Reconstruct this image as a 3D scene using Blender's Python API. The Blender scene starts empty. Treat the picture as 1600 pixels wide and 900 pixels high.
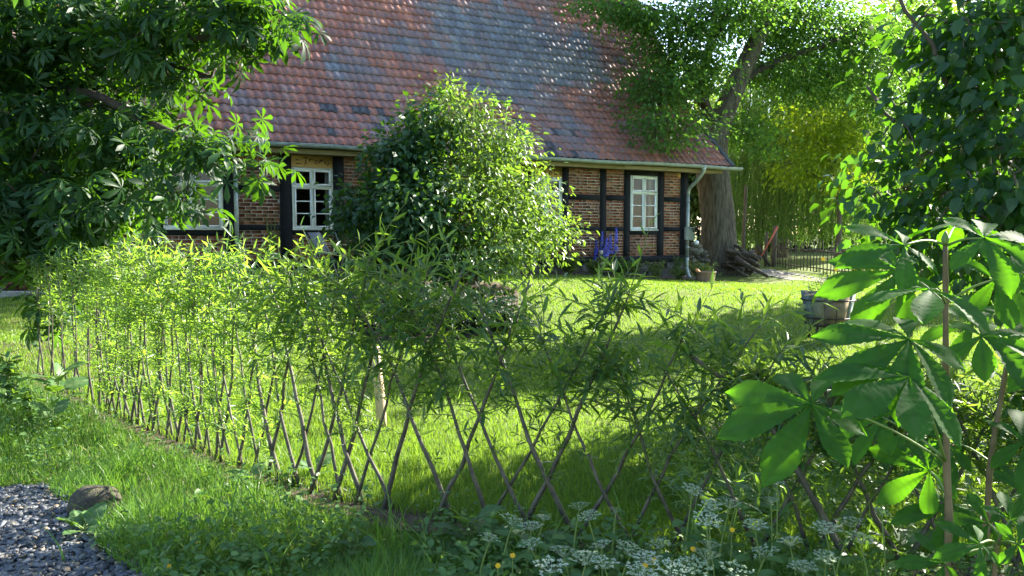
import bpy, math, random
import numpy as np
from mathutils import Vector, Matrix, Euler

# ------------------------------------------------------------------ camera, sky, sun, exposure
scene = bpy.context.scene
COL = scene.collection
FPX, HORIZON = 1200.0, 366.0
PITCH = -math.atan((450 - HORIZON) / FPX)
CAM = np.array([0.0, 0.0, 1.4])
cam_data = bpy.data.cameras.new('camera')
cam_data.sensor_width = 36.0
cam_data.lens = 36.0 * FPX / 1600.0
cam_data.clip_start = 0.05
cam_data.clip_end = 3000
cam = bpy.data.objects.new('camera', cam_data)
cam.location = CAM
cam.rotation_euler = (math.radians(90) + PITCH, 0, 0)
COL.objects.link(cam)
scene.camera = cam

SUN_AZ, SUN_EL = math.radians(54), math.radians(32)
SUN_DIR = Vector((math.sin(SUN_AZ) * math.cos(SUN_EL), math.cos(SUN_AZ) * math.cos(SUN_EL), math.sin(SUN_EL)))
world = bpy.data.worlds.new('World')
scene.world = world
world.use_nodes = True
wn = world.node_tree
sky = wn.nodes.new('ShaderNodeTexSky')
sky.sky_type = 'NISHITA'
sky.sun_disc = False
sky.sun_elevation = SUN_EL
sky.sun_rotation = SUN_AZ
sky.air_density = 1.0
sky.dust_density = 0.7
sky.ozone_density = 1.0
wn.nodes['Background'].inputs['Strength'].default_value = 0.088
wn.links.new(sky.outputs[0], wn.nodes['Background'].inputs['Color'])

sun_data = bpy.data.lights.new('sun', 'SUN')
sun_data.energy = 5.0
sun_data.angle = math.radians(0.5)
sun_data.color = (1.0, 0.93, 0.80)
sun = bpy.data.objects.new('sun', sun_data)
sun.rotation_euler = SUN_DIR.to_track_quat('Z', 'Y').to_euler()
sun.location = SUN_DIR * 60
COL.objects.link(sun)

scene.render.engine = 'CYCLES'
scene.cycles.max_bounces = 8
scene.cycles.diffuse_bounces = 4
scene.cycles.transmission_bounces = 5
scene.cycles.transparent_max_bounces = 8
scene.cycles.use_denoising = True
vs = scene.view_settings
vs.view_transform = 'Standard'
vs.look = 'None'
vs.exposure = 2.75
vs.gamma = 1.0
vs.use_curve_mapping = False

# ------------------------------------------------------------------ helpers
rng = np.random.default_rng(7)
random.seed(7)
_F = np.array([0, math.cos(PITCH), math.sin(PITCH)])
_U = np.array([0, -math.sin(PITCH), math.cos(PITCH)])


def at(px, py, Y):
    """World point at distance Y in front of the viewpoint, seen at a photo position (used to survey the place)."""
    d = np.array([(px - 800) / FPX, 0, 0]) + (450 - py) / FPX * _U + _F
    return CAM + d * (Y / d[1])


def seen(P):
    d = P - CAM
    z = d @ _F
    z = np.where(np.abs(z) < 1e-3, 1e-3, z)
    x, y = 800 + FPX * d[:, 0] / z, 450 - FPX * (d @ _U) / z
    return (z > 0.2) & (x > 0) & (x < 1600) & (y > 0) & (y < 900)


def norm(v):
    return v / np.maximum(np.linalg.norm(v, axis=-1, keepdims=True), 1e-9)


def make_mesh(name, V, faces, smooth=False, attrs=None):
    """faces: list of int arrays (n,3) or (n,4)."""
    me = bpy.data.meshes.new(name)
    V = np.asarray(V, dtype=np.float32)
    faces = [np.asarray(f, dtype=np.int32) for f in faces if len(f)]
    me.vertices.add(len(V))
    me.vertices.foreach_set('co', V.ravel())
    tot = np.concatenate([np.full(len(f), f.shape[1], dtype=np.int32) for f in faces])
    idx = np.concatenate([f.ravel() for f in faces])
    me.loops.add(len(idx))
    me.loops.foreach_set('vertex_index', idx)
    me.polygons.add(len(tot))
    start = np.zeros(len(tot), dtype=np.int32)
    start[1:] = np.cumsum(tot)[:-1]
    me.polygons.foreach_set('loop_start', start)
    me.polygons.foreach_set('loop_total', tot)
    if smooth:
        me.polygons.foreach_set('use_smooth', np.ones(len(tot), dtype=bool))
    for k, a in (attrs or {}).items():
        a = np.asarray(a, dtype=np.float32)
        if a.ndim == 1:
            me.attributes.new(k, 'FLOAT', 'POINT').data.foreach_set('value', a)
        else:
            c = np.ones((len(a), 4), dtype=np.float32)
            c[:, :3] = a
            me.attributes.new(k, 'FLOAT_COLOR', 'POINT').data.foreach_set('color', c.ravel())
    me.update(calc_edges=True)
    me.validate()
    return me


def link(name, data, mat=None, parent=None, kind=None, matrix=None):
    o = bpy.data.objects.new(name, data)
    COL.objects.link(o)
    o.color = (0, 0, 0, 1)
    if mat is not None and data is not None and len(data.materials) == 0:
        data.materials.append(mat)
    if parent is not None:
        o.parent = parent
    if matrix is not None:
        o.matrix_local = matrix
    if kind:
        o['kind'] = kind
    return o


def tag(o, label, cat, group=None):
    o['label'] = label
    o['category'] = cat
    if group:
        o['group'] = group
    return o


def thing(name, label, cat, loc=(0, 0, 0), group=None, rotz=0.0):
    o = bpy.data.objects.new(name, None)
    COL.objects.link(o)
    o.empty_display_size = 0.1
    o.location = tuple(float(x) for x in loc)
    o.rotation_euler = (0, 0, rotz)
    return tag(o, label, cat, group)


def rel(root):
    return np.array(root.location)


class MB:
    """Collects boxes, tubes, prisms into one mesh."""
    def __init__(self):
        self.V, self.F, self.n, self.c = [], [], 0, []

    def add(self, V, faces, col=None):
        V = np.asarray(V, dtype=float)
        self.V.append(V)
        for f in faces:
            f = np.asarray(f, dtype=np.int64)
            if f.ndim == 1:
                f = f[None]
            self.F.append(f + self.n)
        self.n += len(V)
        self.c.append(np.tile(np.asarray(col if col is not None else (0, 0, 0), dtype=float), (len(V), 1)))
        return self

    def box(self, a, b, col=None, M=None, bevel=0.0):
        (x0, y0, z0), (x1, y1, z1) = a, b
        if bevel > 0:
            V, F = bevel_box(a, b, bevel)
        else:
            V = np.array([[x0, y0, z0], [x1, y0, z0], [x1, y1, z0], [x0, y1, z0], [x0, y0, z1], [x1, y0, z1], [x1, y1, z1], [x0, y1, z1]], float)
            F = [np.array([[0, 3, 2, 1], [4, 5, 6, 7], [0, 1, 5, 4], [1, 2, 6, 5], [2, 3, 7, 6], [3, 0, 4, 7]])]
        if M is not None:
            V = V @ np.array(M.to_3x3()).T + np.array(M.translation)
        return self.add(V, F, col)

    def tube(self, P, R, n=8, col=None, cap=True):
        V, F = tube_arrays(P, R, n, cap)
        return self.add(V, F, col)

    def mesh(self, name, smooth=False, color=False):
        V = np.concatenate(self.V)
        q = [f for f in self.F if f.shape[1] == 4]
        t = [f for f in self.F if f.shape[1] == 3]
        o = [f for f in self.F if f.shape[1] > 4]
        faces = ([np.concatenate(q)] if q else []) + ([np.concatenate(t)] if t else []) + o
        return make_mesh(name, V, faces, smooth, {'tcol': np.concatenate(self.c)} if color else None)

    def build(self, name, mat, parent=None, smooth=False, kind=None, color=False, matrix=None):
        return link(name, self.mesh(name, smooth, color), mat, parent, kind, matrix)


def bevel_box(a, b, w):
    a, b = np.array(a, float), np.array(b, float)
    c, h = (a + b) / 2, (b - a) / 2
    w = min(w, h.min() * 0.45)
    V = []
    for sx in (-1, 1):
        for sy in (-1, 1):
            for sz in (-1, 1):
                s = np.array([sx, sy, sz])
                for k in range(3):
                    p = s * (h - w)
                    p[k] = s[k] * h[k]
                    V.append(c + p)
    V = np.array(V)
    ix = lambda sx, sy, sz, k: (((sx > 0) * 2 + (sy > 0)) * 2 + (sz > 0)) * 3 + k
    Q, T = [], []
    for k in range(3):
        u, v = (k + 1) % 3, (k + 2) % 3
        for s in (-1, 1):
            cs = []
            for (i, j) in ((-1, -1), (1, -1), (1, 1), (-1, 1)):
                t = [0, 0, 0]
                t[k], t[u], t[v] = s, i, j
                cs.append(ix(*t, k))
            Q.append(cs if s > 0 else cs[::-1])
    for k in range(3):
        u, v = (k + 1) % 3, (k + 2) % 3
        for i in (-1, 1):
            for j in (-1, 1):
                e = []
                for s in (-1, 1):
                    t = [0, 0, 0]
                    t[k], t[u], t[v] = s, i, j
                    e.append((ix(*t, u), ix(*t, v)))
                Q.append([e[0][0], e[0][1], e[1][1], e[1][0]])
    for sx in (-1, 1):
        for sy in (-1, 1):
            for sz in (-1, 1):
                T.append([ix(sx, sy, sz, 0), ix(sx, sy, sz, 1), ix(sx, sy, sz, 2)])
    return V, [np.array(Q), np.array(T)]


def tube_arrays(P, R, n=8, cap=True):
    P = np.asarray(P, float)
    R = np.broadcast_to(np.asarray(R, float), (len(P),)) if np.ndim(R) < 2 else R
    T = np.gradient(P, axis=0)
    T = norm(T)
    ref = np.array([0, 0, 1.0]) if abs(T[0][2]) < 0.9 else np.array([1.0, 0, 0])
    u = norm(np.cross(T[0], ref))
    rings = []
    for i in range(len(P)):
        u = norm(u - T[i] * (u @ T[i]))
        v = np.cross(T[i], u)
        a = np.linspace(0, 2 * np.pi, n, endpoint=False)
        rr = R[i] if np.ndim(R[i]) else R[i]
        rings.append(P[i] + (np.cos(a)[:, None] * u + np.sin(a)[:, None] * v) * (rr[:, None] if np.ndim(rr) else rr))
    V = np.concatenate(rings)
    i = np.arange(len(P) - 1)[:, None] * n
    j = np.arange(n)[None]
    j2 = (j + 1) % n
    Q = np.stack([i + j, i + j2, i + n + j2, i + n + j], -1).reshape(-1, 4)
    F = [Q]
    if cap:
        F.append(np.arange(n)[::-1][None])
        F.append((np.arange(n) + n * (len(P) - 1))[None])
    return V, F


def curve_pts(pts, n):
    """Catmull-Rom through points."""
    P = np.asarray(pts, float)
    P = np.concatenate([[2 * P[0] - P[1]], P, [2 * P[-1] - P[-2]]])
    out = []
    m = len(P) - 3
    for k in range(n):
        t = k / (n - 1) * m
        i = min(int(t), m - 1)
        t -= i
        a, b, c, d = P[i:i + 4]
        out.append(0.5 * ((2 * b) + (c - a) * t + (2 * a - 5 * b + 4 * c - d) * t * t + (3 * b - a - 3 * c + d) * t ** 3))
    return np.array(out)


# ------------------------------------------------------------------ materials
def new_mat(name):
    m = bpy.data.materials.new(name)
    m.use_nodes = True
    nt = m.node_tree
    return m, nt, nt.nodes['Principled BSDF'], nt.nodes['Material Output']


def node(nt, t, **kw):
    n = nt.nodes.new(t)
    for k, v in kw.items():
        setattr(n, k, v)
    return n


def mixc(nt, fac, a, b, mode='MIX'):
    n = node(nt, 'ShaderNodeMix', data_type='RGBA', blend_type=mode)
    for sock, v in ((n.inputs[0], fac), (n.inputs[6], a), (n.inputs[7], b)):
        if hasattr(v, 'node'):
            nt.links.new(v, sock)
        elif isinstance(v, (int, float)):
            sock.default_value = v if sock.type == 'VALUE' else (v, v, v, 1)
        else:
            sock.default_value = (*v, 1) if len(v) == 3 else v
    return n.outputs[2]


def noise(nt, scale, detail=4, coord=None, rough=0.55, vec_scale=None):
    n = node(nt, 'ShaderNodeTexNoise')
    n.inputs['Scale'].default_value = scale
    n.inputs['Detail'].default_value = detail
    n.inputs['Roughness'].default_value = rough
    tc = node(nt, 'ShaderNodeTexCoord')
    src = tc.outputs[coord or 'Object']
    if vec_scale:
        mp = node(nt, 'ShaderNodeMapping')
        mp.inputs['Scale'].default_value = vec_scale
        nt.links.new(src, mp.inputs[0])
        src = mp.outputs[0]
    nt.links.new(src, n.inputs['Vector'])
    return n.outputs['Fac']


def ramp(nt, fac, stops):
    r = node(nt, 'ShaderNodeValToRGB')
    e = r.color_ramp.elements
    while len(e) < len(stops):
        e.new(0.5)
    for el, (p, c) in zip(e, stops):
        el.position = p
        el.color = (*c, 1) if len(c) == 3 else c
    nt.links.new(fac, r.inputs[0])
    return r.outputs[0]


def bump(nt, h, strength, dist, target):
    b = node(nt, 'ShaderNodeBump')
    b.inputs['Strength'].default_value = strength
    b.inputs['Distance'].default_value = dist
    nt.links.new(h, b.inputs['Height'])
    nt.links.new(b.outputs[0], target)


def mat_noise(name, c1, c2, scale=8, rough=0.8, b=0.4, bd=0.01, detail=6, vec_scale=None, metal=0.0, spec=0.4, coord=None):
    m, nt, p, o = new_mat(name)
    f = noise(nt, scale, detail, vec_scale=vec_scale, coord=coord)
    nt.links.new(ramp(nt, f, [(0.3, c1), (0.7, c2)]), p.inputs['Base Color'])
    p.inputs['Roughness'].default_value = rough
    p.inputs['Metallic'].default_value = metal
    p.inputs['Specular IOR Level'].default_value = spec
    if b:
        bump(nt, noise(nt, scale * 3, detail, vec_scale=vec_scale, coord=coord), b, bd, p.inputs['Normal'])
    return m


def mat_pieces(name, rough=0.8, nscale=25, amount=0.35, b=0.35, bd=0.004, spec=0.3, dirt=None, dirt_scale=6):
    """Colour comes per piece: vertex colour of a joined mesh, object colour of a single piece."""
    m, nt, p, o = new_mat(name)
    a = node(nt, 'ShaderNodeAttribute', attribute_name='tcol')
    oi = node(nt, 'ShaderNodeObjectInfo')
    base = mixc(nt, 1.0, a.outputs['Color'], oi.outputs['Color'], 'ADD')
    g = noise(nt, nscale, 5, coord='Object')
    k = ramp(nt, g, [(0.25, (1 - amount,) * 3), (0.75, (1 + amount,) * 3)])
    c = mixc(nt, 1.0, base, k, 'MULTIPLY')
    if dirt:
        d = noise(nt, dirt_scale, 6, coord='Object')
        c = mixc(nt, ramp(nt, d, [(0.52, (0, 0, 0)), (0.66, (0.75,) * 3)]), c, dirt)
    nt.links.new(c, p.inputs['Base Color'])
    p.inputs['Roughness'].default_value = rough
    p.inputs['Specular IOR Level'].default_value = spec
    bump(nt, noise(nt, nscale * 2, 6, coord='Object'), b, bd, p.inputs['Normal'])
    return m


def mat_leaf(name, dark, light, trans_col, trans=0.42, rough=0.42, spec=0.45, vein=None):
    trans_col = tuple(x * 0.78 for x in trans_col)
    m, nt, p, o = new_mat(name)
    a = node(nt, 'ShaderNodeAttribute', attribute_name='tint')
    oi = node(nt, 'ShaderNodeObjectInfo')
    ma = node(nt, 'ShaderNodeMath', operation='MULTIPLY_ADD')
    nt.links.new(oi.outputs['Random'], ma.inputs[0])
    ma.inputs[1].default_value = 0.7
    ma.inputs[2].default_value = -0.35
    ad = node(nt, 'ShaderNodeMath', operation='ADD', use_clamp=True)
    nt.links.new(a.outputs['Fac'], ad.inputs[0])
    nt.links.new(ma.outputs[0], ad.inputs[1])
    c = mixc(nt, ad.outputs[0], dark, light)
    if vein:
        va = node(nt, 'ShaderNodeAttribute', attribute_name='vein')
        c = mixc(nt, va.outputs['Fac'], c, vein)
        spots = ramp(nt, noise(nt, 7, 6), [(0.35, (0.62, 0.62, 0.62)), (0.6, (1.1, 1.1, 1.1))])
        c = mixc(nt, 1.0, c, spots, 'MULTIPLY')
        c = mixc(nt, ramp(nt, noise(nt, 16, 5), [(0.70, (0, 0, 0)), (0.76, (0.8,) * 3)]), c, (0.12, 0.07, 0.03))
    nt.links.new(c, p.inputs['Base Color'])
    p.inputs['Roughness'].default_value = rough
    p.inputs['Specular IOR Level'].default_value = spec
    tr = node(nt, 'ShaderNodeBsdfTranslucent')
    tdark = tuple(x * 0.6 for x in trans_col)
    tc = mixc(nt, ad.outputs[0], tdark, trans_col)
    if vein:
        tc = mixc(nt, va.outputs['Fac'], tc, tuple(x * 0.55 for x in trans_col))
    nt.links.new(tc, tr.inputs['Color'])
    mx = node(nt, 'ShaderNodeMixShader')
    mx.inputs[0].default_value = trans
    nt.links.new(p.outputs[0], mx.inputs[1])
    nt.links.new(tr.outputs[0], mx.inputs[2])
    nt.links.new(mx.outputs[0], o.inputs['Surface'])
    return m


M = {}
M['tile'] = mat_pieces('roof_tile_clay', 0.68, 18, 0.35, 0.3, 0.004, 0.22, dirt=(0.085, 0.10, 0.11), dirt_scale=9)
M['brick'] = mat_pieces('clay_brick', 0.85, 30, 0.25, 0.5, 0.004, 0.2)
M['mortar'] = mat_noise('lime_mortar', (0.34, 0.295, 0.23), (0.47, 0.42, 0.34), 30, 0.95, 0.5, 0.004)
M['timber'] = mat_noise('black_timber', (0.006, 0.008, 0.010), (0.018, 0.019, 0.021), 14, 0.85, 0.6, 0.004, vec_scale=(1, 1, 6), spec=0.15)
M['white_paint'] = mat_noise('white_window_paint', (0.68, 0.72, 0.72), (0.8, 0.82, 0.8), 12, 0.35, 0.1, 0.002, spec=0.5)
M['rawwood'] = mat_noise('raw_oak_lintel', (0.42, 0.24, 0.08), (0.58, 0.38, 0.14), 10, 0.7, 0.4, 0.003, vec_scale=(0.6, 1, 6))
M['carve'] = mat_noise('carved_dark_lines', (0.03, 0.012, 0.005), (0.07, 0.03, 0.012), 20, 0.8, 0.2)
M['fascia'] = mat_noise('weathered_fascia', (0.20, 0.15, 0.08), (0.34, 0.28, 0.16), 8, 0.75, 0.4, 0.003, vec_scale=(0.5, 1, 8))
M['zinc'] = mat_noise('weathered_zinc', (0.20, 0.25, 0.23), (0.34, 0.38, 0.35), 7, 0.45, 0.15, 0.002, metal=0.35, spec=0.5)
M['lead'] = mat_noise('dark_verge_metal', (0.04, 0.05, 0.055), (0.09, 0.10, 0.11), 7, 0.45, 0.15, 0.002, metal=0.3)
M['interior'] = mat_noise('dim_room', (0.035, 0.028, 0.022), (0.06, 0.05, 0.04), 3, 0.9, 0)
M['curtain'] = mat_noise('curtain_cloth', (0.30, 0.28, 0.25), (0.42, 0.40, 0.36), 12, 0.9, 0.2)
M['grey_box'] = mat_noise('grey_plastic', (0.19, 0.22, 0.21), (0.25, 0.28, 0.27), 5, 0.5, 0.1, 0.002)
M['white_plastic'] = mat_noise('white_plastic', (0.62, 0.64, 0.66), (0.75, 0.76, 0.78), 5, 0.4, 0.05, 0.002)
M['plinth'] = mat_pieces('plinth_stone', 0.9, 12, 0.4, 0.6, 0.01, 0.2)
M['stone'] = mat_pieces('field_stone', 0.9, 9, 0.45, 0.8, 0.02, 0.2, dirt=(0.10, 0.11, 0.04), dirt_scale=5)
M['slate'] = mat_pieces('slate_chip', 0.55, 40, 0.3, 0.4, 0.003, 0.35)
M['bark_linden'] = mat_noise('linden_bark', (0.035, 0.030, 0.020), (0.17, 0.15, 0.105), 6, 0.95, 1.0, 0.09, detail=8, vec_scale=(3.2, 3.2, 0.45))
M['bark_dark'] = mat_noise('dark_bark', (0.02, 0.016, 0.012), (0.06, 0.048, 0.035), 9, 0.95, 0.9, 0.03, vec_scale=(2, 2, 0.6))
M['bark_shrub'] = mat_noise('shrub_bark', (0.05, 0.04, 0.03), (0.11, 0.09, 0.065), 12, 0.9, 0.6, 0.01)
M['bark_willow'] = mat_noise('willow_bark', (0.07, 0.05, 0.03), (0.16, 0.12, 0.08), 6, 0.95, 0.8, 0.03, vec_scale=(2, 2, 0.5))
M['rod'] = mat_noise('willow_rod_bark', (0.020, 0.016, 0.011), (0.10, 0.088, 0.06), 16, 0.55, 0.5, 0.004, detail=6, spec=0.4)
M['stem_brown'] = mat_noise('sapling_stem', (0.085, 0.055, 0.03), (0.16, 0.115, 0.06), 22, 0.65, 0.4, 0.003)
M['stem_green'] = mat_noise('green_stem', (0.09, 0.14, 0.03), (0.14, 0.20, 0.05), 14, 0.6, 0.2, 0.002)
M['log'] = mat_noise('grey_log_wood', (0.022, 0.018, 0.013), (0.085, 0.07, 0.05), 7, 0.95, 0.8, 0.02, vec_scale=(1, 1, 3))
M['fencewood'] = mat_noise('weathered_picket', (0.05, 0.04, 0.028), (0.13, 0.105, 0.075), 10, 0.9, 0.6, 0.006, vec_scale=(3, 3, 0.6))
M['postwood'] = mat_noise('pale_post_wood', (0.36, 0.25, 0.15), (0.55, 0.42, 0.28), 9, 0.8, 0.4, 0.004, vec_scale=(3, 3, 0.5))
M['plankgrey'] = mat_pieces('weathered_plank', 0.85, 14, 0.35, 0.5, 0.004, 0.25)
M['iron'] = mat_noise('dark_iron', (0.02, 0.018, 0.016), (0.05, 0.04, 0.032), 14, 0.6, 0.3, 0.003, metal=0.5)
M['redpaint'] = mat_noise('red_handle', (0.36, 0.06, 0.03), (0.48, 0.10, 0.05), 14, 0.55, 0.2, 0.002)
M['terracotta'] = mat_noise('brown_pot', (0.16, 0.10, 0.07), (0.26, 0.17, 0.125), 8, 0.8, 0.3, 0.004)
M['blueplastic'] = mat_noise('blue_plastic', (0.03, 0.09, 0.40), (0.05, 0.13, 0.5), 6, 0.35, 0.05, 0.001)
M['orangeplastic'] = mat_noise('orange_plastic', (0.55, 0.18, 0.05), (0.65, 0.26, 0.08), 6, 0.4, 0.05, 0.001)
M['chaircloth'] = mat_noise('grey_chair_cloth', (0.17, 0.18, 0.19), (0.25, 0.26, 0.27), 40, 0.85, 0.3, 0.001)
M['soil'] = mat_noise('brown_soil', (0.035, 0.024, 0.015), (0.11, 0.08, 0.052), 14, 0.95, 1.0, 0.03, detail=9)
M['path'] = mat_noise('pale_path_gravel', (0.12, 0.11, 0.085), (0.22, 0.20, 0.16), 20, 0.95, 0.6, 0.01)
M['concrete'] = mat_noise('grey_concrete', (0.20, 0.22, 0.23), (0.32, 0.34, 0.34), 9, 0.9, 0.3, 0.004)
M['umbel'] = mat_leaf('umbel_white', (0.24, 0.33, 0.18), (0.52, 0.58, 0.43), (0.40, 0.46, 0.30), 0.3, 0.7, 0.2)
M['delphinium'] = mat_leaf('delphinium_blue', (0.06, 0.07, 0.48), (0.20, 0.22, 0.78), (0.10, 0.10, 0.6), 0.35, 0.6, 0.2)
M['yellow_petal'] = mat_leaf('yellow_petal', (0.70, 0.40, 0.01), (0.8, 0.55, 0.02), (0.7, 0.5, 0.02), 0.3, 0.5, 0.3)

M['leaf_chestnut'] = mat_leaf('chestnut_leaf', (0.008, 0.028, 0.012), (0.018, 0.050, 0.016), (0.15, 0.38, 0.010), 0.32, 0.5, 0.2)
M['leaf_sapling'] = mat_leaf('chestnut_sapling_leaf', (0.032, 0.090, 0.030), (0.050, 0.12, 0.032), (0.20, 0.58, 0.010), 0.64, 0.65, 0.14, vein=(0.06, 0.13, 0.04))
M['leaf_linden'] = mat_leaf('linden_leaf', (0.042, 0.110, 0.024), (0.080, 0.160, 0.034), (0.27, 0.56, 0.05), 0.56, 0.5, 0.3)
M['leaf_yellow'] = mat_leaf('yellowish_leaf', (0.09, 0.15, 0.02), (0.19, 0.20, 0.02), (0.62, 0.86, 0.025), 0.62, 0.45, 0.4)
M['leaf_weeping'] = mat_leaf('weeping_willow_leaf', (0.05, 0.120, 0.024), (0.085, 0.165, 0.030), (0.32, 0.60, 0.06), 0.58, 0.45, 0.4)
M['leaf_lilac'] = mat_leaf('lilac_leaf', (0.018, 0.055, 0.024), (0.034, 0.082, 0.030), (0.16, 0.42, 0.012), 0.46, 0.42, 0.4)
M['leaf_shrub'] = mat_leaf('round_shrub_leaf', (0.036, 0.095, 0.026), (0.075, 0.145, 0.034), (0.27, 0.46, 0.035), 0.42, 0.45, 0.35)
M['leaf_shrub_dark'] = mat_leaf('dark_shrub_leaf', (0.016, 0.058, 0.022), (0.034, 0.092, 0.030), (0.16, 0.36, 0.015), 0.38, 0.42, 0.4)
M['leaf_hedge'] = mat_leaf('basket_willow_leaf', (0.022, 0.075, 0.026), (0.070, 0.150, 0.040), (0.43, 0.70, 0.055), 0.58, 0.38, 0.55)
M['leaf_weed'] = mat_leaf('weed_leaf', (0.050, 0.125, 0.035), (0.095, 0.18, 0.05), (0.28, 0.48, 0.03), 0.42, 0.45, 0.4)
M['leaf_bed'] = mat_leaf('garden_bed_leaf', (0.035, 0.085, 0.025), (0.10, 0.15, 0.03), (0.30, 0.42, 0.03), 0.4, 0.45, 0.4)
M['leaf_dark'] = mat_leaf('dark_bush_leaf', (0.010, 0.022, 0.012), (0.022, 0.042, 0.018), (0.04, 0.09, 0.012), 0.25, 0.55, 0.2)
M['leaf_far'] = mat_leaf('far_tree_leaf', (0.040, 0.080, 0.022), (0.085, 0.13, 0.03), (0.30, 0.38, 0.03), 0.45, 0.5, 0.3)
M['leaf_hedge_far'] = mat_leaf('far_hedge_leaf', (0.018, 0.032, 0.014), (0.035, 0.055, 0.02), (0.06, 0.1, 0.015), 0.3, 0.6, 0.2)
M['grass'] = mat_leaf('rough_grass_blade', (0.036, 0.110, 0.020), (0.078, 0.17, 0.034), (0.23, 0.46, 0.035), 0.45, 0.42, 0.4)
M['lawn_blade'] = mat_leaf('lawn_blade', (0.048, 0.125, 0.018), (0.088, 0.175, 0.028), (0.31, 0.51, 0.035), 0.46, 0.45, 0.35)


def ground_material():
    m, nt, p, o = new_mat('lawn_ground')
    f = noise(nt, 0.9, 6)
    g = noise(nt, 45, 6)
    c = ramp(nt, g, [(0.25, (0.040, 0.070, 0.012)), (0.5, (0.085, 0.125, 0.02)), (0.75, (0.14, 0.165, 0.035))])
    c = mixc(nt, ramp(nt, f, [(0.45, (0, 0, 0)), (0.7, (0.45,) * 3)]), c, (0.13, 0.13, 0.04))
    nt.links.new(c, p.inputs['Base Color'])
    p.inputs['Roughness'].default_value = 0.9
    p.inputs['Specular IOR Level'].default_value = 0.15
    bump(nt, noise(nt, 60, 6), 0.8, 0.03, p.inputs['Normal'])
    return m


def glass_material():
    m, nt, p, o = new_mat('window_glass')
    nt.nodes.remove(p)
    tr = node(nt, 'ShaderNodeBsdfTransparent')
    tr.inputs[0].default_value = (0.82, 0.86, 0.84, 1)
    gl = node(nt, 'ShaderNodeBsdfGlossy')
    gl.inputs['Roughness'].default_value = 0.015
    fr = node(nt, 'ShaderNodeFresnel')
    fr.inputs['IOR'].default_value = 1.5
    mx = node(nt, 'ShaderNodeMixShader')
    nt.links.new(fr.outputs[0], mx.inputs[0])
    nt.links.new(tr.outputs[0], mx.inputs[1])
    nt.links.new(gl.outputs[0], mx.inputs[2])
    b = node(nt, 'ShaderNodeBump')
    b.inputs['Strength'].default_value = 0.06
    b.inputs['Distance'].default_value = 0.01
    nt.links.new(noise(nt, 5, 2), b.inputs['Height'])
    nt.links.new(b.outputs[0], gl.inputs['Normal'])
    nt.links.new(mx.outputs[0], o.inputs['Surface'])
    return m


M['ground'] = ground_material()
M['glass'] = glass_material()

# ------------------------------------------------------------------ terrain
def sstep(x, a, b):
    t = np.clip((np.asarray(x, float) - a) / (b - a), 0, 1)
    return t * t * (3 - 2 * t)


def gz(x, y):
    x, y = np.asarray(x, float), np.asarray(y, float)
    z = 0.5 * sstep(y, 6.0, 17.0)
    z = z - 0.40 * np.exp(-((x - 7) / 5.0) ** 2 - ((y - 20) / 6.0) ** 2)
    near = np.exp(-((y - 5) / 30.0) ** 2)
    z = z + near * (0.018 * np.sin(1.7 * x + 0.6 * y) + 0.015 * np.sin(2.9 * y - 1.1 * x + 1.0))
    return z


def on_ground(x, y):
    return np.array([x, y, float(gz(x, y))])


gx = np.concatenate([np.array([-900, -300, -120, -60, -40]), np.linspace(-30, 40, 150), np.array([50, 70, 130, 300, 900])])
gy = np.concatenate([np.array([-300, -80, -30, -10, -3]), np.linspace(0, 32, 110), np.linspace(34, 60, 14), np.array([80, 140, 300, 900, 2500])])
GX, GY = np.meshgrid(gx, gy)
Vg = np.stack([GX, GY, gz(GX, GY)], -1).reshape(-1, 3)
nx = len(gx)
ii, jj = np.meshgrid(np.arange(len(gy) - 1), np.arange(nx - 1), indexing='ij')
k0 = (ii * nx + jj).ravel()
link('ground', make_mesh('ground', Vg, [np.stack([k0, k0 + 1, k0 + nx + 1, k0 + nx], -1)], True), M['ground'], kind='structure')

# hedge line on the ground (x falling from right to left)
HP = np.array([(3.4, 2.55), (2.4, 2.78), (1.42, 3.03), (0.7, 3.25), (0.0, 3.5), (-0.89, 3.88), (-1.48, 4.36), (-2.25, 5.11), (-2.86, 5.64), (-3.7, 6.5), (-4.6, 7.4)])
HC = curve_pts(HP, 240)
HS = np.concatenate([[0], np.cumsum(np.linalg.norm(np.diff(HC, axis=0), axis=1))])
HL = HS[-1]


def hedge_at(s):
    s = np.asarray(s, float)
    return np.stack([np.interp(s, HS, HC[:, 0]), np.interp(s, HS, HC[:, 1])], -1)


def hedge_y(x):
    return np.interp(np.asarray(x, float), HC[::-1, 0], HC[::-1, 1])


def strip(name, left, right, mat, dz=0.006, kind='structure', n=60, cross=5):
    L, R = curve_pts(left, n), curve_pts(right, n)
    V = []
    for k in range(cross + 1):
        P = L + (R - L) * (k / cross)
        V.append(np.stack([P[:, 0], P[:, 1], gz(P[:, 0], P[:, 1]) + dz + (0.012 * np.sin(np.arange(n) * 1.7 + k) if 0 < k < cross else 0)], -1))
    V = np.concatenate(V)
    i, j = np.meshgrid(np.arange(cross), np.arange(n - 1), indexing='ij')
    q = (i * n + j).ravel()
    return link(name, make_mesh(name, V, [np.stack([q, q + 1, q + n + 1, q + n], -1)], True), mat, kind=kind)


hn = norm(np.gradient(HC, axis=0))
hn = np.stack([-hn[:, 1], hn[:, 0]], -1)
wob = 0.05 * np.sin(np.arange(240) * 0.31)[:, None]
strip('soil_strip', (HC + hn * (0.14 + wob))[::12], (HC - hn * (0.13 - wob))[::12], M['soil'], 0.012)

# ------------------------------------------------------------------ the half-timbered house
A0 = np.array([-5.35988, 16.2])
TDIR = np.array([0.886615, 0.462507])
NOUT = np.array([0.462507, -0.886615])
HB = 0.0
house = thing('farmhouse', 'half-timbered brick farmhouse with black beams, white windows and red pantile roof', 'house', (A0[0], A0[1], HB), rotz=math.atan2(TDIR[1], TDIR[0]))
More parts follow.
